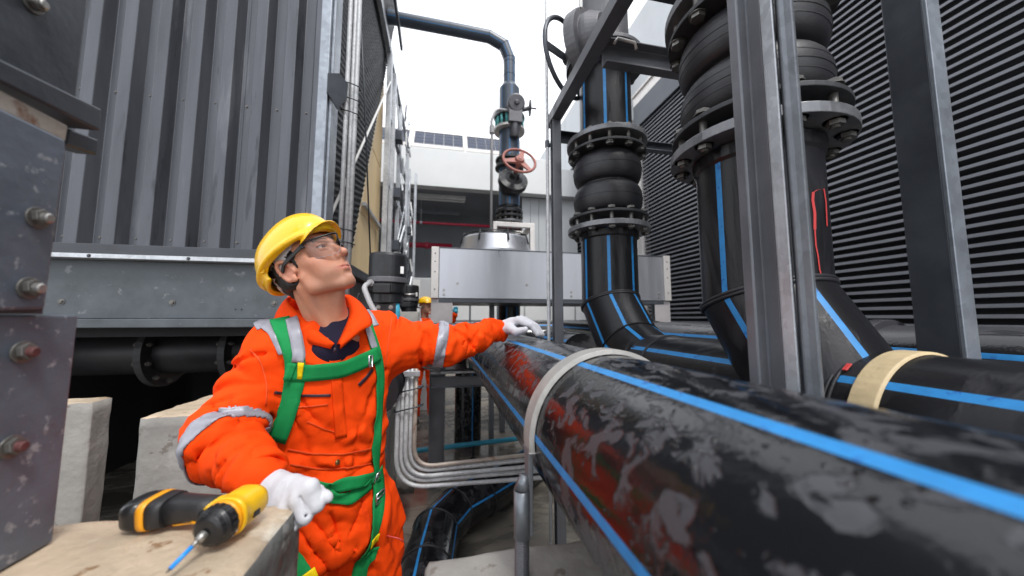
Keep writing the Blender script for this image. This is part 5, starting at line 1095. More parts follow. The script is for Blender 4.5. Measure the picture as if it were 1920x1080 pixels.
def ringband(name, A, B, t, w, m, lift=.003, n=40, tilt=0.):
    """band round a sleeve at fraction t from A to B"""
    d = Vector(B-A).normalized(); o_ = Vector(A+(B-A)*t); u = d.cross(Vector((0, 0, 1))).normalized(); q = u.cross(d); vs = []; K = 4; C0 = []; RD = np.zeros((n, K))
    for i in range(n):
        a = 2*math.pi*i/n; rd = u*math.cos(a)+q*math.sin(a)
        for k in range(K):
            c0 = o_+d*(w*(k/(K-1)-.5)+tilt*math.cos(a)); h = bvh.ray_cast(c0, rd, .14); C0.append((c0, rd)); RD[i, k] = (h[0]-c0).length if h[0] is not None else .06
    RM = np.max([np.roll(RD, z_, 0) for z_ in (-1, 0, 1)], 0); RM = RM*.6+RM.max(1, keepdims=True)*.4; RM = (np.roll(RM, 1, 0)+2*RM+np.roll(RM, -1, 0))/4
    RM = np.maximum(RM, RD)
    vs = [c0+rd*(RM[m_//K, m_ % K]+lift) for m_, (c0, rd) in enumerate(C0)]
    mb = MB(); mb.add(vs, [(i*K+k, i*K+k+1, ((i+1) % n)*K+k+1, ((i+1) % n)*K+k) for i in range(n) for k in range(K-1)], 0, True); return build(name, mb, m, man, 0, .0015)
CV = np.zeros(len(cov.data.vertices)*3); cov.data.vertices.foreach_get('co', CV); CV = CV.reshape(-1, 3)+np.array(wloc(man))
def clothband(A, B, t0, w, lift=.003, tilt=0., side=None, rad=.095):
    """tape sewn round the sleeve: the sleeve's own folds, lifted off by the tape's thickness"""
    d = (B-A)/np.linalg.norm(B-A); L_ = np.linalg.norm(B-A); q = CV-A; t = q@d; pr = q-t[:, None]*d; rr = np.linalg.norm(pr, axis=1)
    tc = t-t0*L_-tilt*(pr@side)/(rr+1e-9)
    inb = (np.abs(tc) < w/2) & (rr < rad); fm = inb[F].any(1) & (rr[F] < rad).all(1); ff = F[fm]; ids, inv = np.unique(ff, return_inverse=True); ff = inv.reshape(ff.shape)
    n_ = vnormals(CV, F)[ids]; P_ = CV[ids].copy(); over = np.clip(tc[ids], -w/2, w/2)-tc[ids]; P_ = P_+d*over[:, None]+n_*lift
    o = np_obj('reflective_band', P_, ff, M['reflect'], man); md = o.modifiers.new('solid', 'SOLIDIFY'); md.thickness = .0025; md.offset = 0
clothband(ER, WR_, .10, .036, tilt=.012, side=np.array([0, 0, 1.])); clothband(SL, EL, .98, .034, side=np.array([0, 0, 1.]))
strip('reflective_band', [(478, 612), (500, 604), (522, 622), (536, 650), (540, 662)], .045, 'reflect', lift=.0020)
strip('reflective_band', [(676, 574), (690, 590), (702, 612)], .030, 'reflect', lift=.0020)
# harness
hn = bpy.data.objects.new('safety_harness', None); COL.objects.link(hn); hn.parent = man
def web(pts, w=.042, m='webbing', lift=.008, nm='strap', **k): return strip(nm, pts, w, m, hn, lift, **k)
web([(520, 590), (538, 630), (556, 670), (553, 720), (540, 770), (522, 820), (508, 858), (505, 868)], .048)
web([(684, 598), (694, 630), (706, 662), (712, 710), (708, 760), (704, 830), (702, 860), (704, 925)], .030)
web([(532, 697), (580, 698), (640, 692), (690, 672), (708, 662)], .046, lift=.012)
web([(706, 880), (708, 920), (706, 950), (698, 1000), (684, 1040), (672, 1090)], .042, lift=.010)
web([(590, 912), (630, 910), (670, 903), (706, 893)], .036, lift=.009)
web([(600, 922), (630, 928), (655, 936), (672, 920), (690, 905)], .034, lift=.013)
web([(527, 1020), (545, 1050), (575, 1090)], .046, lift=.010)
web([(562, 690), (572, 691)], .047, 'webyellow', .0165, 'label_tape', n=4); web([(598, 912), (606, 914)], .036, 'webyellow', .017, 'label_tape', n=4)
web([(697, 1003), (694, 1016)], .044, 'webyellow', .0145, 'label_tape', n=4); web([(570, 1074), (578, 1084)], .048, 'webyellow', .0145, 'label_tape', n=4)
web([(694, 1022), (691, 1036)], .046, 'webbing', .0165, 'stitched_fold', n=4); web([(534, 697), (552, 697)], .050, 'webbing', .0165, 'stitched_fold', n=4)
web([(548, 600), (556, 632), (561, 676)], .030, 'reflect', .011, 'reflective_pad'); web([(681, 606), (692, 630), (700, 654)], .020, 'reflect', .011, 'reflective_pad')
for (px, py, w_, h_, nm) in ((704, 930, .040, .030, 'buckle'), (690, 678, .010, .034, 'adjuster'), (698, 893, .012, .036, 'adjuster')):
    h = hit(px, py)
    if h:
        n_ = h[1]; u_ = Vector((0, 0, 1)); u_ = (u_-n_*u_.dot(n_)).normalized(); r_ = u_.cross(n_); c_ = h[0]+n_*.016; mb = MB()
        pts_ = [c_+r_*w_/2*a+u_*h_/2*b for a, b in ((-1, -1), (1, -1), (1, 1), (-1, 1))]
        mb.tube(pts_, .0032, 8, closed=True)
        if nm == 'buckle': mb.tube([c_-r_*w_/2, c_+r_*w_/2], .003, 8)
        build(nm, mb, 'buckle', hn)
# zips, placket, pocket and seams
strip('zip', [(628, 655), (630, 670), (632, 690), (633, 712)], .006, 'thread', lift=.002, thick=.002)
strip('placket', [(626, 650), (630, 700), (634, 760), (640, 820)], .030, 'orange', lift=.003, thick=.003)
strip('pocket_zip', [(514, 735), (550, 740), (590, 742), (620, 741)], .007, 'zip', lift=.003); strip('pocket_zip', [(672, 722), (686, 708), (698, 692)], .010, 'zip', lift=.003)
strip('pocket_flap', [(520, 762), (560, 764), (615, 758)], .004, 'thread', lift=.002)
strip('seam', [(470, 655), (490, 680), (500, 720), (498, 760)], .003, 'thread', lift=.001); strip('seam', [(735, 595), (728, 640), (722, 690)], .003, 'thread', lift=.001)
strip('waist_seam', [(540, 842), (580, 850), (640, 852), (700, 840)], .004, 'thread', lift=.002); strip('waist_seam', [(545, 870), (600, 880), (660, 876), (700, 868)], .004, 'thread', lift=.002)
strip('chest_tab', [(575, 790), (610, 805), (636, 812)], .003, 'thread', lift=.002)
h = hit(632, 867)
if h: mb = MB(); mb.lathe([(.0, .006), (.006, .0055), (.0075, .003), (.0075, 0)], h[0], h[1], 16); build('snap_button', mb, 'brass', man)
h = hit(934, 652)
if h: mb = MB(); mb.lathe([(.0, .005), (.005, .0045), (.006, 0)], h[0], h[1], 14); build('snap_button', mb, 'brass', man)
# ------------------------------------------------------------------ head
_F = np.array(CF); _R = np.array(CR); _U = np.array(CU); _B = -_F
def cam_dir(r, u, b): v_ = _R*r+_U*u+_B*b; return v_/np.linalg.norm(v_)
hf_ = cam_dir(.84, .52, .18); hu_ = cam_dir(-.56, .82, 0); hu_ = hu_-hf_*(hu_@hf_); hu_ /= np.linalg.norm(hu_); hs_ = np.cross(hu_, hf_)   # hs_ = his left
if hs_@_B > 0: hs_ = -hs_
HO = np.array(at(585, 505, D=.985)); HS = .975
def HW(x, y, z): return HO+(hs_*x+hf_*y+hu_*z)*HS       # x to his left, y forward, z up
# body: head and neck in one surface
lo = HO-.26; hi = HO+.17; s = SDF(lo, hi, .0024)
A3 = (hs_, hf_, hu_)
def el(c, r, k=.012, op='u'): s.ell(HW(*c), np.array(r)*HS, A3, k, op)
def cn(a, b, ra, rb, k=.01, op='u'): s.cone(HW(*a), HW(*b), ra*HS, rb*HS, k, op)
el((0, -.012, .045), (.076, .098, .084), .01); el((0, .030, .0), (.064, .064, .088), .03)
el((0, .040, -.035), (.055, .052, .060), .02)
for sx in (-1, 1): el((sx*.038, .052, -.040), (.022, .028, .032), .02)
for sx in (-1, 1):
    cn((sx*.056, .008, -.035), (sx*.053, .016, -.068), .016, .014, .02); cn((sx*.053, .016, -.066), (sx*.018, .071, -.090), .014, .014, .022)
    el((sx*.044, .056, -.008), (.022, .018, .018), .025)                      # cheekbone
    cn((sx*.044, .076, .040), (sx*.014, .089, .038), .009, .009, .012)      # brow
    el((sx*.031, .093, .022), (.017, .015, .011), .010, 's')                 # socket
    s.ball(HW(sx*.031, .0785, .022), .0128*HS, .002)
    cn((sx*.044, .083, .0285), (sx*.020, .0905, .030), .0030, .0032, .003); cn((sx*.043, .084, .0160), (sx*.020, .090, .0145), .0026, .0028, .004)
    cn((sx*.011, .099, -.016), (sx*.012, .096, -.014), .0085, .007, .007)
    el((sx*.0065, .1035, -.0225), (.0035, .005, .0025), .003, 's')
    # ear
    o_ = (sx*.078, -.010, .0)
    prev = None
    for a in np.linspace(R(-100), R(150), 12):
        p = (sx*(.077+.010*max(0, math.cos(a-R(60)))), -.014-.017*math.cos(a+R(8))*1.0, .006+.029*math.sin(a+R(8)))
        if prev: cn(prev, p, .0048, .0048, .004)
        prev = p
    el((sx*.074, -.010, .002), (.006, .015, .025), .006); el((sx*.083, -.008, .002), (.005, .008, .012), .005, 's'); el((sx*.078, -.004, -.024), (.005, .008, .009), .006)
    cn((sx*.0745, .006, .004), (sx*.0745, .006, -.006), .004, .004, .005)
cn((0, .0865, .036), (0, .112, -.006), .0088, .0100, .010); s.ball(HW(0, .1165, -.0115), .0108*HS, .007); cn((0, .101, -.018), (0, .098, -.030), .007, .006, .008)
el((0, .075, -.052), (.032, .022, .024), .02)
for sx in (-1, 1):
    cn((0, .0965, -.0450), (sx*.012, .0940, -.0440), .0042, .0042, .006); cn((sx*.012, .0940, -.0440), (sx*.028, .0850, -.0490), .0040, .0022, .005)
    cn((0, .0945, -.0550), (sx*.012, .0925, -.0545), .0050, .0046, .006); cn((sx*.012, .0925, -.0545), (sx*.028, .0845, -.0505), .0044, .0022, .005)
    cn((0, .1005, -.0498), (sx*.014, .0970, -.0494), .0016, .0016, .002, 's'); cn((sx*.014, .0970, -.0494), (sx*.031, .0865, -.0495), .0016, .0014, .002, 's')
el((0, .0760, -.088), (.020, .018, .016), .018); cn((-.008, .098, -.068), (.008, .098, -.068), .003, .003, .010, 's')
# neck, to the collar
nb = np.array([Cx+.018, Cy-.045, 1.475]); s.cone(HW(0, -.026, -.045), nb, .055, .058, .014); s.cone(HW(0, .018, -.070), nb+fw*.026+[0, 0, .01], .034, .042, .014); s.cone(nb, nb-[0, 0, .03], .060, .085, .02)
for sx in (-1, 1): s.cone(HW(sx*.056, -.018, -.045), nb+fw*.055+sh*sx*.012+[0, 0, -.02], .013, .010, .014)
s.cone(HW(0, .035, -.085)-hu_*.02, nb+fw*.058+[0, 0, .045], .013, .014, .012)
V, F = s.mesh(); L_ = (V-HO)/HS; lx, ly, lz = L_@hs_, L_@hf_, L_@hu_
col = np.tile(np.array([.56, .255, .155]), (len(V), 1))
def blend(mask, c):
    global col
    col = col*(1-mask[:, None])+np.array(c)*mask[:, None]
g3 = lambda x, y, z, rx, ry, rz: np.exp(-(((lx-x)/rx)**2+((ly-y)/ry)**2+((lz-z)/rz)**2))
blend(np.clip((-.030-lz)/.03, 0, 1)*np.clip((ly-.0)/.04, 0, 1)*.32*(1-g3(0, .10, -.05, .03, .02, .014)), (.27, .165, .125))   # shaved beard
blend(np.clip(g3(.0, .095, -.050, .027, .014, .0066)*1.5, 0, 1)*.85, (.50, .16, .13))
blend(g3(-.045, .07, -.012, .025, .03, .02)*.35, (.68, .28, .20)); blend(g3(.045, .07, -.012, .025, .03, .02)*.35, (.68, .28, .20)); blend(g3(0, .115, -.01, .02, .02, .012)*.35, (.66, .27, .20)); blend(g3(-.078, -.01, 0, .012, .02, .03)*.4, (.66, .26, .20))
for sx in (-1, 1):
    bw = np.clip(1.6*np.exp(-(((lz-.0425-.004*np.cos((lx*sx-.03)*70))/.0040)**2))*((lx*sx > .010) & (lx*sx < .052))*(ly > .06), 0, 1); blend(bw*.85, (.03, .02, .018))
    d_ = np.sqrt((lx-sx*.031)**2+(ly-.0785)**2+(lz-.022)**2)
    eye = (d_ < .0142) & (ly > .082) & (np.abs(lz-.0222) < .0038-.004*((lx*sx-.031)/.014)**2) & (np.abs(lx*sx-.031) < .0125)
    blend(eye*1., (.48, .42, .40)); iris = eye & (((lx-sx*.032)**2+(lz-.0245)**2) < .0068**2); blend(iris*1., (.035, .018, .010))
    lash = (d_ < .0165) & (ly > .078) & (np.abs(lz-.0285+.004*((lx*sx-.031)/.014)**2) < .0016) & (np.abs(lx*sx-.031) < .0145); blend(lash*.9, (.02, .012, .01))
body = np_obj('body', V, F, M['skin'], man, cols=col, relax=1)
# hair: short, dark, below and behind the helmet
s = SDF(HO-.2, HO+.2, .003)
el((0, -.022, .040), (.081, .100, .090), .0)
for sx in (-1, 1): cn((sx*.068, .018, .034), (sx*.070, .014, .004), .010, .004, .01); el((sx*.064, -.030, -.01), (.015, .036, .034), .02)
el((0, -.064, -.028), (.048, .028, .046), .02)
el((0, .075, .01), (.075, .060, .075), .006, 's'); 
for sx in (-1, 1): el((sx*.084, -.008, -.004), (.022, .026, .032), .006, 's')
for sx in (-1, 1): el((sx*.090, -.012, .0), (.030, .022, .036), .004, 's'); cn((sx*.084, .034, -.012), (sx*.084, .06, .0), .022, .02, .004, 's')
V, F = s.mesh(); Nn = vnormals(V, F); V = V+Nn*(vnoise(V*260)*.0014+vnoise(V*90)*.0016)[:, None]; np_obj('hair', V, F, M['hair'], man)
# helmet, tipped back a little
ct_, st_ = math.cos(R(-9)), math.sin(R(-9))
kf = hf_*ct_-hu_*st_; ku = hu_*ct_+hf_*st_; kf, ku = hf_*math.cos(R(12))+hu_*math.sin(R(12)), hu_*math.cos(R(12))-hf_*math.sin(R(12)); KA = (hs_, kf, ku); KO = HW(0, -.016, .050)
HK = .885
def KW(x, y, z): return KO+(hs_*x+kf*y+ku*z)*HK
s = SDF(HO-.24, HO+.26, .0027)
s.ell(KW(0, 0, .0), np.array((.112, .136, .110))*HK, KA, 0)
s.ell(KW(0, .045, .02), np.array((.080, .105, .090))*HK, KA, .02)
for dx in (-.018, 0, .018): s.cone(KW(dx, -.09, .072), KW(dx, .07, .088), .006*HK, .006*HK, .012)
s.cone(KW(0, -.07, .088), KW(0, .06, .102), .012*HK, .012*HK, .016)
# brim and gutter
prev = None
for a in np.linspace(0, 2*math.pi, 121):
    p = KW(.116*math.sin(a), .138*math.cos(a)-.002, -.003-.006*math.cos(2*a))
    if prev is not None: s.cone(prev, p, .0062, .0062, .006)
    prev = p
# cut the inside and everything under the rim
s.ell(KW(0, 0, -.004), np.array((.1065, .130, .103))*HK, KA, .002, 's')
sl, P_ = s.sub(HO-.3, HO+.3, 0); q = [P_[i]-KO[i] for i in range(3)]; zz_ = q[0]*ku[0]+q[1]*ku[1]+q[2]*ku[2]; yy_ = q[0]*kf[0]+q[1]*kf[1]+q[2]*kf[2]; xx_ = q[0]*hs_[0]+q[1]*hs_[1]+q[2]*hs_[2]
cut = -(zz_+.012+.022*np.clip(-yy_/.13, 0, 1)); s.put(sl, (-cut).astype(np.float32) if False else (zz_*-1-.010-.030*np.clip(-yy_/.13, 0, 1)).astype(np.float32)*-1*-1, 0, 'x') if False else None
dcut = (-(zz_+.010+.030*np.clip((-yy_-.02)/.11, 0, 1))).astype(np.float32); s.g[sl] = np.maximum(s.g[sl], dcut)
# nape skirt
prev = None
for a in np.linspace(R(115), R(245), 60):
    p = KW(.112*math.sin(a), .134*math.cos(a), -.030-.006*math.cos(a)*-1)
    if prev is not None: s.cone(prev, p, .0045, .0045, .005); s.cone(p, KW(.113*math.sin(a), .136*math.cos(a), .0), .004, .005, .004)
    prev = p
# peak
pk = np.sqrt((xx_/(.084*HK))**2+((yy_-.095*HK)/(.074*HK))**2); zc = .004*HK-.55*(xx_**2)/.1-.30*np.maximum(yy_-.12, 0)+.006
dp = np.maximum(np.maximum((pk-1)*.085, np.abs(zz_-zc)-.0028), -( (np.sqrt((xx_/(.105*HK))**2+(yy_/(.128*HK))**2)-1)*.1 )); g_ = s.g[sl]; k_ = .006; hh = np.clip(.5+.5*(g_-dp)/k_, 0, 1); s.g[sl] = g_*(1-hh)+dp*hh-k_*hh*(1-hh)
V, F = s.mesh(); hm = np_obj('helmet', V, F, M['helmet'], man, relax=4)
# headband inside
mb = MB(); vs = []; n_ = 40
for i in range(n_+1):
    a = R(38)+R(284)*i/n_; rx, ry = .089, .108
    for zz, gr in ((.010, 1.0), (-.015, 1.0), (-.036, .97)): vs.append(KW(rx*gr*math.sin(a), ry*gr*math.cos(a)-.005, zz-.030*max(0, -math.cos(a)) + .018*max(0, math.cos(a)+.3)))
mb.add(vs, [(i*3+k, i*3+k+1, i*3+3+k+1, i*3+3+k) for i in range(n_) for k in range(2)], 0, True); hb = build('headband', mb, 'helmet_in', man, 0, .003)
for a, zz in ((R(262), -.008), (R(248), -.03), (R(236), -.008), (R(225), -.035)):
    for sx in (1,):
        p = Vector(KW(.0915*math.sin(a), .1105*math.cos(a)-.005, zz)); n3 = Vector(hs_*math.sin(a)+kf*math.cos(a)).normalized(); mb = MB(); mb.beam(p-Vector(ku)*.008, p+Vector(ku)*.008, .005, .003, up=n3); build('slot', mb, 'frameblack', hb)
for a in (R(250),):
    mb = MB(); p = Vector(KW(.118*math.sin(a), .14*math.cos(a), -.004)); mb.tube(arc(p, .006, 0, 2*math.pi, 10, Vector(kf), Vector(ku))[:-1], .0028, 8, closed=True); build('strap_lug', mb, 'helmet', hm)
# safety glasses
gl = bpy.data.objects.new('safety_glasses', None); COL.objects.link(gl); gl.parent = man
mb = MB(); vs = []; n_ = 30
def lensp(a, z): return HW(.071*math.sin(a), .040+.074*math.cos(a)*(1-.06*abs(math.sin(a)))+.010*math.exp(-(a/.35)**2), z)
rows_ = 8
for i in range(n_+1):
    a = R(-74)+R(148)*i/n_; nose = math.exp(-(a/.16)**2); bot = -.014+.026*nose+.012*(abs(a)/R(74))**3
    for j in range(rows_): vs.append(lensp(a, .046+(bot-.046)*j/(rows_-1)))
mb.add(vs, [(i*rows_+k, i*rows_+k+1, (i+1)*rows_+k+1, (i+1)*rows_+k) for i in range(n_) for k in range(rows_-1)], 0, True); build('lens', mb, 'lens', gl)
mb = MB(); mb.tube([lensp(R(-74)+R(148)*i/n_, .0465) for i in range(n_+1)], .0027, 8); build('brow_bar', mb, 'frameblack', gl)
mb = MB()
for lo_ in (True,): mb.tube([Vector(vs[i*rows_+rows_-1]) for i in range(n_+1)], .0006, 6)
build('lens_edge', mb, 'reflect', gl)
for sx in (-1, 1):
    mb = MB(); a_ = Vector(HW(sx*.0765, .060, .037)); b_ = Vector(HW(sx*.0865, -.004, .022)); c_ = Vector(HW(sx*.083, -.022, .008)); up_ = Vector(hu_)
    mb.beam(a_, b_, .004, .0095, up=up_); mb.beam(b_, c_, .004, .009, up=up_); mb.beam(Vector(lensp(sx*R(70), .040)), a_, .004, .012, up=up_); build('temple_arm', mb, 'frameblack', gl, .001)
# undershirt and collar
s = SDF((Cx-.18, Cy-.2, 1.36), (Cx+.2, Cy+.14, 1.56), .004)
s.cone(nb-[0, 0, .06], nb+[0, 0, .004], .088, .070, .01); s.cone(nb+fw*.030-[0, 0, .05], nb+fw*.024-[0, 0, .012], .060, .054, .01)
V, F = s.mesh(); np_obj('undershirt', V, F, M['navy'], man)
def flap(pts_a, pts_b, name='collar', thick=.004):
    """sheet between two 3D polylines"""
    mb = MB(); n = 14
    def smp(pts, t):
        pts = [Vector(p) for p in pts]; k = (len(pts)-1)*t; i = min(int(k), len(pts)-2); f = k-i
        p0, p1, p2, p3 = pts[max(i-1, 0)], pts[i], pts[i+1], pts[min(i+2, len(pts)-1)]
        return .5*((2*p1)+(p2-p0)*f+(2*p0-5*p1+4*p2-p3)*f*f+(3*p1-p0-3*p2+p3)*f**3)
    vs = []; K = 6
    for i in range(n+1):
        a, b = smp(pts_a, i/n), smp(pts_b, i/n); up_ = Vector((0, 0, 1))
        for k in range(K): t = k/(K-1); vs.append(a*(1-t)+b*t+Vector(fw)*.012*math.sin(math.pi*t)+up_*.008*math.sin(math.pi*t))
    mb.add(vs, [(i*K+k, i*K+k+1, (i+1)*K+k+1, (i+1)*K+k) for i in range(n) for k in range(K-1)], 0, True); return build(name, mb, 'orange', man, 0, thick)
def PD(px, py, D): return at(px, py, D=D)
# right (viewer's left) flap: fold line round the neck, then the outer edge down to the point
flap([PD(548, 556, 1.10), PD(538, 562, 1.03), PD(560, 588, .99), PD(592, 616, .965), PD(626, 646, .955)], [PD(540, 572, 1.10), PD(516, 592, 1.03), PD(528, 628, .975), PD(566, 640, .945), PD(620, 654, .945)])
flap([PD(640, 556, 1.12), PD(652, 562, 1.08), PD(654, 588, 1.03), PD(646, 616, .99), PD(632, 646, .96)], [PD(662, 560, 1.12), PD(684, 578, 1.08), PD(698, 606, 1.03), PD(676, 622, .985), PD(638, 654, .95)])
flap([PD(540, 556, 1.12), PD(575, 548, 1.20), PD(620, 548, 1.20), PD(650, 556, 1.12)], [PD(534, 590, 1.13), PD(570, 590, 1.24), PD(630, 590, 1.24), PD(672, 590, 1.13)], 'collar_back')
mb = MB(); q = PD(628, 652, .94); mb.tube([q, q-Vector((0, 0, .014))], .003, 8); build('zip_pull', mb, 'zip', man)
# ------------------------------------------------------------------ gloves
def glove(name, prims, h=.0022, fg=()):
    pts = np.array([p for a in prims for p in a[:2]]); s_ = SDF(pts.min(0)-.05, pts.max(0)+.05, h)
    for a in prims: s_.cone(*a[:4], a[4] if len(a) > 4 else .008, 'u', a[5] if len(a) > 5 else None)
    for a, b in fg: s_.cone(a, b, .0028, .0028, .003, 's')
    V, F = s_.mesh(); Nn = vnormals(V, F); V = V+Nn*(vnoise(V*70)*.0009+np.maximum(ridge(V*np.array([60, 60, 60.])), 0)[:]*.0006)[:, None]; return np_obj(name, V, F, M['glove'], man, relax=1)
def a3(p): return np.array(p)
# right hand: fist resting on the plinth corner
w0 = np.array(at(492, 906, D=.745)); k_pts = [np.array(at(x, y, D=d)) for x, y, d in ((582, 914, .615), (560, 936, .608), (536, 954, .610), (513, 966, .622))]
pip = [np.array(at(x, y, D=d)) for x, y, d in ((594, 946, .612), (572, 968, .602), (546, 985, .602), (521, 990, .615))]
tipf = [np.array(at(x, y, D=d)) for x, y, d in ((574, 962, .648), (553, 982, .640), (531, 996, .640), (512, 1000, .648))]
pr = [(w0, np.array(at(515, 912, D=.70)), .029, .030, .01)]
for i, kp in enumerate(k_pts):
    m0 = w0*.72+kp*.28; pr.append((m0, kp, .0225, .0152, .014)); pr.append((kp, pip[i], .0142, .0132, .0035)); pr.append((pip[i], tipf[i], .0130, .0115, .004))
pr.append((np.array(at(545, 925, D=.655)), np.array(at(535, 940, D=.66)), .024, .022, .02))
t1, t2, t3 = [np.array(at(x, y, D=d)) for x, y, d in ((575, 915, .665), (594, 925, .638), (614, 932, .618))]
pr += [(w0*.4+t1*.6, t1, .020, .016, .012), (t1, t2, .0155, .0132, .006), (t2, t3, .0130, .0095, .005)]
fg = []
for i in range(3):
    o_ = np.array(CF)*-.013; fg.append((kp_ := (k_pts[i]*.5+k_pts[i+1]*.5)+o_, pip[i]*.5+pip[i+1]*.5+o_)); fg.append((pip[i]*.5+pip[i+1]*.5+o_, tipf[i]*.5+tipf[i+1]*.5+o_*.6))
glove('glove', pr, fg=fg)
# left hand: draped over the big pipe
w1 = np.array(at(940, 618, D=1.375)); kn = [np.array(at(x, y, D=d)) for x, y, d in ((972, 600, 1.33), (978, 599, 1.355), (984, 601, 1.38), (988, 605, 1.40))]
p1 = [np.array(at(x, y, D=d)) for x, y, d in ((996, 610, 1.305), (1002, 611, 1.33), (1005, 612, 1.355), (1006, 614, 1.38))]
p2 = [np.array(at(x, y, D=d)) for x, y, d in ((1008, 626, 1.295), (1013, 626, 1.32), (1016, 627, 1.345), (1016, 628, 1.37))]
pr = [(w1, w1*.5+kn[1]*.5, .029, .029, .012)]
for i in range(4): pr += [(w1*.7+kn[i]*.3, kn[i], .021, .0155, .012), (kn[i], p1[i], .0148, .0130, .003), (p1[i], p2[i], .0125, .0108, .003)]
t1, t2, t3 = [np.array(at(x, y, D=d)) for x, y, d in ((958, 616, 1.31), (968, 622, 1.28), (985, 618, 1.262))]
pr += [(w1, t1, .020, .018, .012), (t1, t2, .0165, .0145, .006), (t2, t3, .0140, .0112, .005)]
glove('glove', pr)
for W_, E_, rr_ in ((WR_, ER, .052), (WL, EL, .042)):      # cuffs
    d = Vector(W_-E_).normalized(); mb = MB(); mb.lathe([(rr_*.93, -.036), (rr_*1.03, -.030), (rr_*1.02, .0), (rr_*.96, .006), (rr_*.80, .003), (rr_*.80, -.03)], Vector(W_)+d*.004, d, 32, smooth=True); build('cuff', mb, 'orange', man)
mb = MB(); q = at(742, 1008, D=1.02); mb.tube([q-Vector((.03, 0, -.01)), q+Vector((.01, 0, -.004)), q+Vector((.022, 0, -.014))], .002, 6); build('drawcord', mb, 'spray', man)
# boots
for h_, kx in ((hl, -.02), (hr_, .03)):
    an = h_+np.array([kx*1.3, .02, -.76]); s = SDF(np.array([an[0]-.12, an[1]-.26, 0]), np.array([an[0]+.16, an[1]+.12, .22]), .005)
    s.cone([an[0], an[1], .14], [an[0], an[1]+.02, .05], .05, .052, .01); s.cone([an[0], an[1]+.02, .045], np.array([an[0], an[1], .045])+fw*.15, .045, .044, .02); s.g = np.maximum(s.g, (.004-np.meshgrid(*s.ax, indexing='ij')[2]).astype(np.float32))
    V, F = s.mesh(); np_obj('boot', V, F, M['boot'], man)
# ================================================================== DISTANT WORKER
m2 = thing('person', 'distant worker in orange coverall and yellow helmet behind the silver cooler leg', 'person', (-.24, 5.2, 0))
bx_, by_ = -.235, 5.25
s = SDF((-.62, 4.95, .05), (.35, 5.6, 1.62), .012)
s.loft([(1.50, bx_, by_, .08, .07), (1.42, bx_, by_, .19, .11), (1.2, bx_, by_, .20, .13), (1.0, bx_, by_, .17, .12), (.85, bx_, by_, .18, .13)], .3, .03)
s.cone((bx_-.18, by_, 1.40), (bx_-.26, by_-.05, 1.12), .065, .06, .03); s.cone((bx_-.26, by_-.05, 1.12), (bx_-.16, by_-.2, 1.0), .058, .045, .02)
s.cone((bx_+.18, by_, 1.42), (bx_+.36, by_-.06, 1.40), .065, .055, .03); s.cone((bx_+.36, by_-.06, 1.40), (bx_+.43, by_-.12, 1.56), .055, .045, .02)
for dx in (-.09, .10): s.cone((bx_+dx, by_, .86), (bx_+dx*1.3, by_-.02, .48), .10, .082, .03); s.cone((bx_+dx*1.3, by_-.02, .48), (bx_+dx*1.3, by_+.02, .14), .08, .075, .03)
V, F = s.mesh(); Nn = vnormals(V, F); V = V+Nn*((np.maximum(ridge(V*np.array([8, 8, 14.])), 0)-.4)*.012)[:, None]; np_obj('coverall', V, F, M['orange'], m2, relax=1)
ho2 = np.array([bx_-.0, by_-.04, 1.66]); s = SDF(ho2-.2, ho2+.15, .005)
f2 = np.array([.75, -.65, .1]); f2 /= np.linalg.norm(f2); u2 = np.array([0, 0, 1.])-f2*f2[2]; u2 /= np.linalg.norm(u2); s2_ = np.cross(u2, f2); AA = (s2_, f2, u2)
s.ell(ho2+u2*.04, (.075, .095, .085), AA, .01); s.ell(ho2+f2*.035-u2*.02, (.058, .06, .085), AA, .03); s.cone(ho2+f2*.088+u2*.02, ho2+f2*.112-u2*.012, .009, .012, .01); s.cone(ho2-f2*.02-u2*.05, (bx_, by_, 1.46), .055, .06, .03)
for sx in (-1, 1): s.ell(ho2+s2_*sx*.077-f2*.01, (.01, .018, .03), AA, .005); s.ell(ho2+s2_*sx*.03+f2*.095+u2*.02, (.015, .012, .01), AA, .008, 's')
s.cone(ho2+f2*.098-u2*.05+s2_*.02, ho2+f2*.098-u2*.05-s2_*.02, .006, .006, .006); s.ball(ho2+f2*.08-u2*.09, .02, .02)
V, F = s.mesh(); c2_ = np.tile(np.array([.55, .30, .21]), (len(V), 1)); np_obj('body', V, F, M['skin'], m2, cols=c2_, relax=1)
s = SDF(ho2-.2, ho2+.22, .006); s.ell(ho2+u2*.060, (.108, .13, .105), AA, 0); 
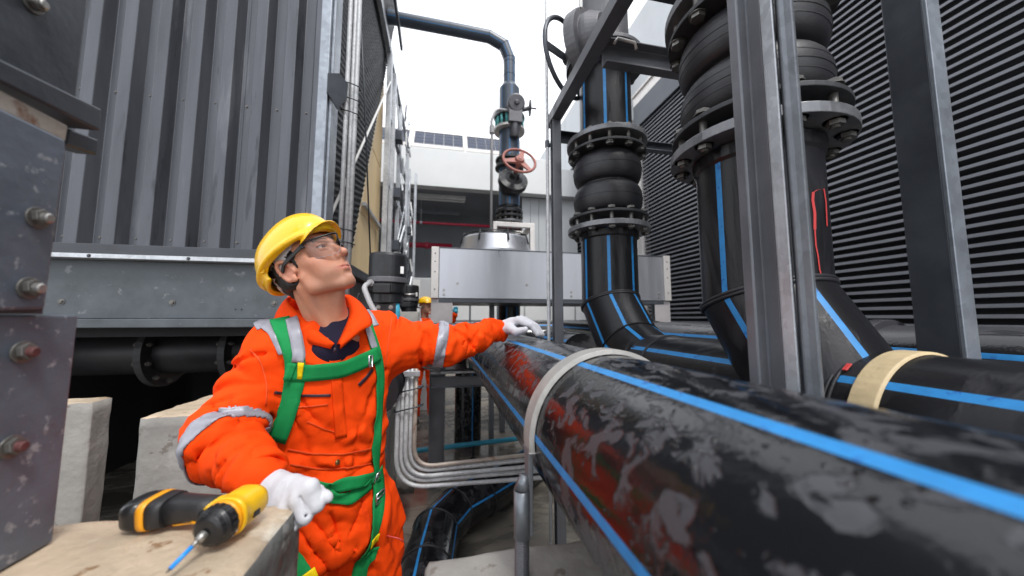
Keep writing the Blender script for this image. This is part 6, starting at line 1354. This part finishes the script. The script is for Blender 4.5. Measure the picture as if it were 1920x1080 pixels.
sl, P_ = s.sub(ho2-.3, ho2+.3, 0); zz_ = sum((P_[i]-ho2[i])*u2[i] for i in range(3)); s.g[sl] = np.maximum(s.g[sl], (.062-zz_).astype(np.float32)); s.ell(ho2+u2*.055+f2*.09, (.085, .08, .008), AA, .008)
V, F = s.mesh(); np_obj('helmet', V, F, M['helmet'], m2, relax=1)
for c_, r_ in (((bx_+.44, by_-.13, 1.60), .038), ((bx_-.14, by_-.22, 1.0), .04)):
    c_ = np.array(c_); s = SDF(c_-.1, c_+.12, .005); s.ball(c_, r_, .01)
    for k in range(4): s.cone(c_+[-.02+.014*k, -.01, .02], c_+[-.024+.017*k, -.02, .07-.006*abs(k-1.5)], .011, .009, .004)
    s.cone(c_+[-.03, 0, 0], c_+[-.05, -.02, .035], .012, .010, .006); V, F = s.mesh(); np_obj('glove', V, F, M['cyan'] if c_[2] > 1.3 else M['glove'], m2)
for dx in (-.117, .13):
    s = SDF((bx_+dx-.1, by_-.24, 0), (bx_+dx+.1, by_+.14, .22), .008); s.cone((bx_+dx, by_+.02, .14), (bx_+dx, by_+.03, .05), .05, .05, .01); s.cone((bx_+dx, by_+.03, .045), (bx_+dx+.03, by_-.12, .045), .045, .042, .02); V, F = s.mesh(); np_obj('boot', V, F, M['boot'], m2)
mb = MB(); mb.lathe([(.192, -.02), (.195, .02)], (bx_, by_, .60), (0, 0, 1), 30, smooth=True)
for dx in (-.11, .125):
    mb = MB(); mb.lathe([(.096, -.022), (.096, .022), (.09, .022), (.09, -.022)], (bx_+dx, by_-.01, .52), (0, 0, 1), 24, smooth=True); build('reflective_band', mb, 'reflect', m2)
# ------------------------------------------------------------------ alike things share a group
for nm, gp in (('concrete_plinth', 'concrete plinths on the floor'), ('valve_actuator', 'black valve actuators beside the cooling tower'), ('riser_pipe', 'black riser pipes with rubber bellows'),
               ('fire_pipe', 'red fire pipes in the dark bay'), ('ceiling_light', 'tube lights under the soffit'), ('person', 'workers in orange coveralls')):
    for o in SC.objects:
        if o.parent is None and o.name.split('.')[0] == nm: o['group'] = gp
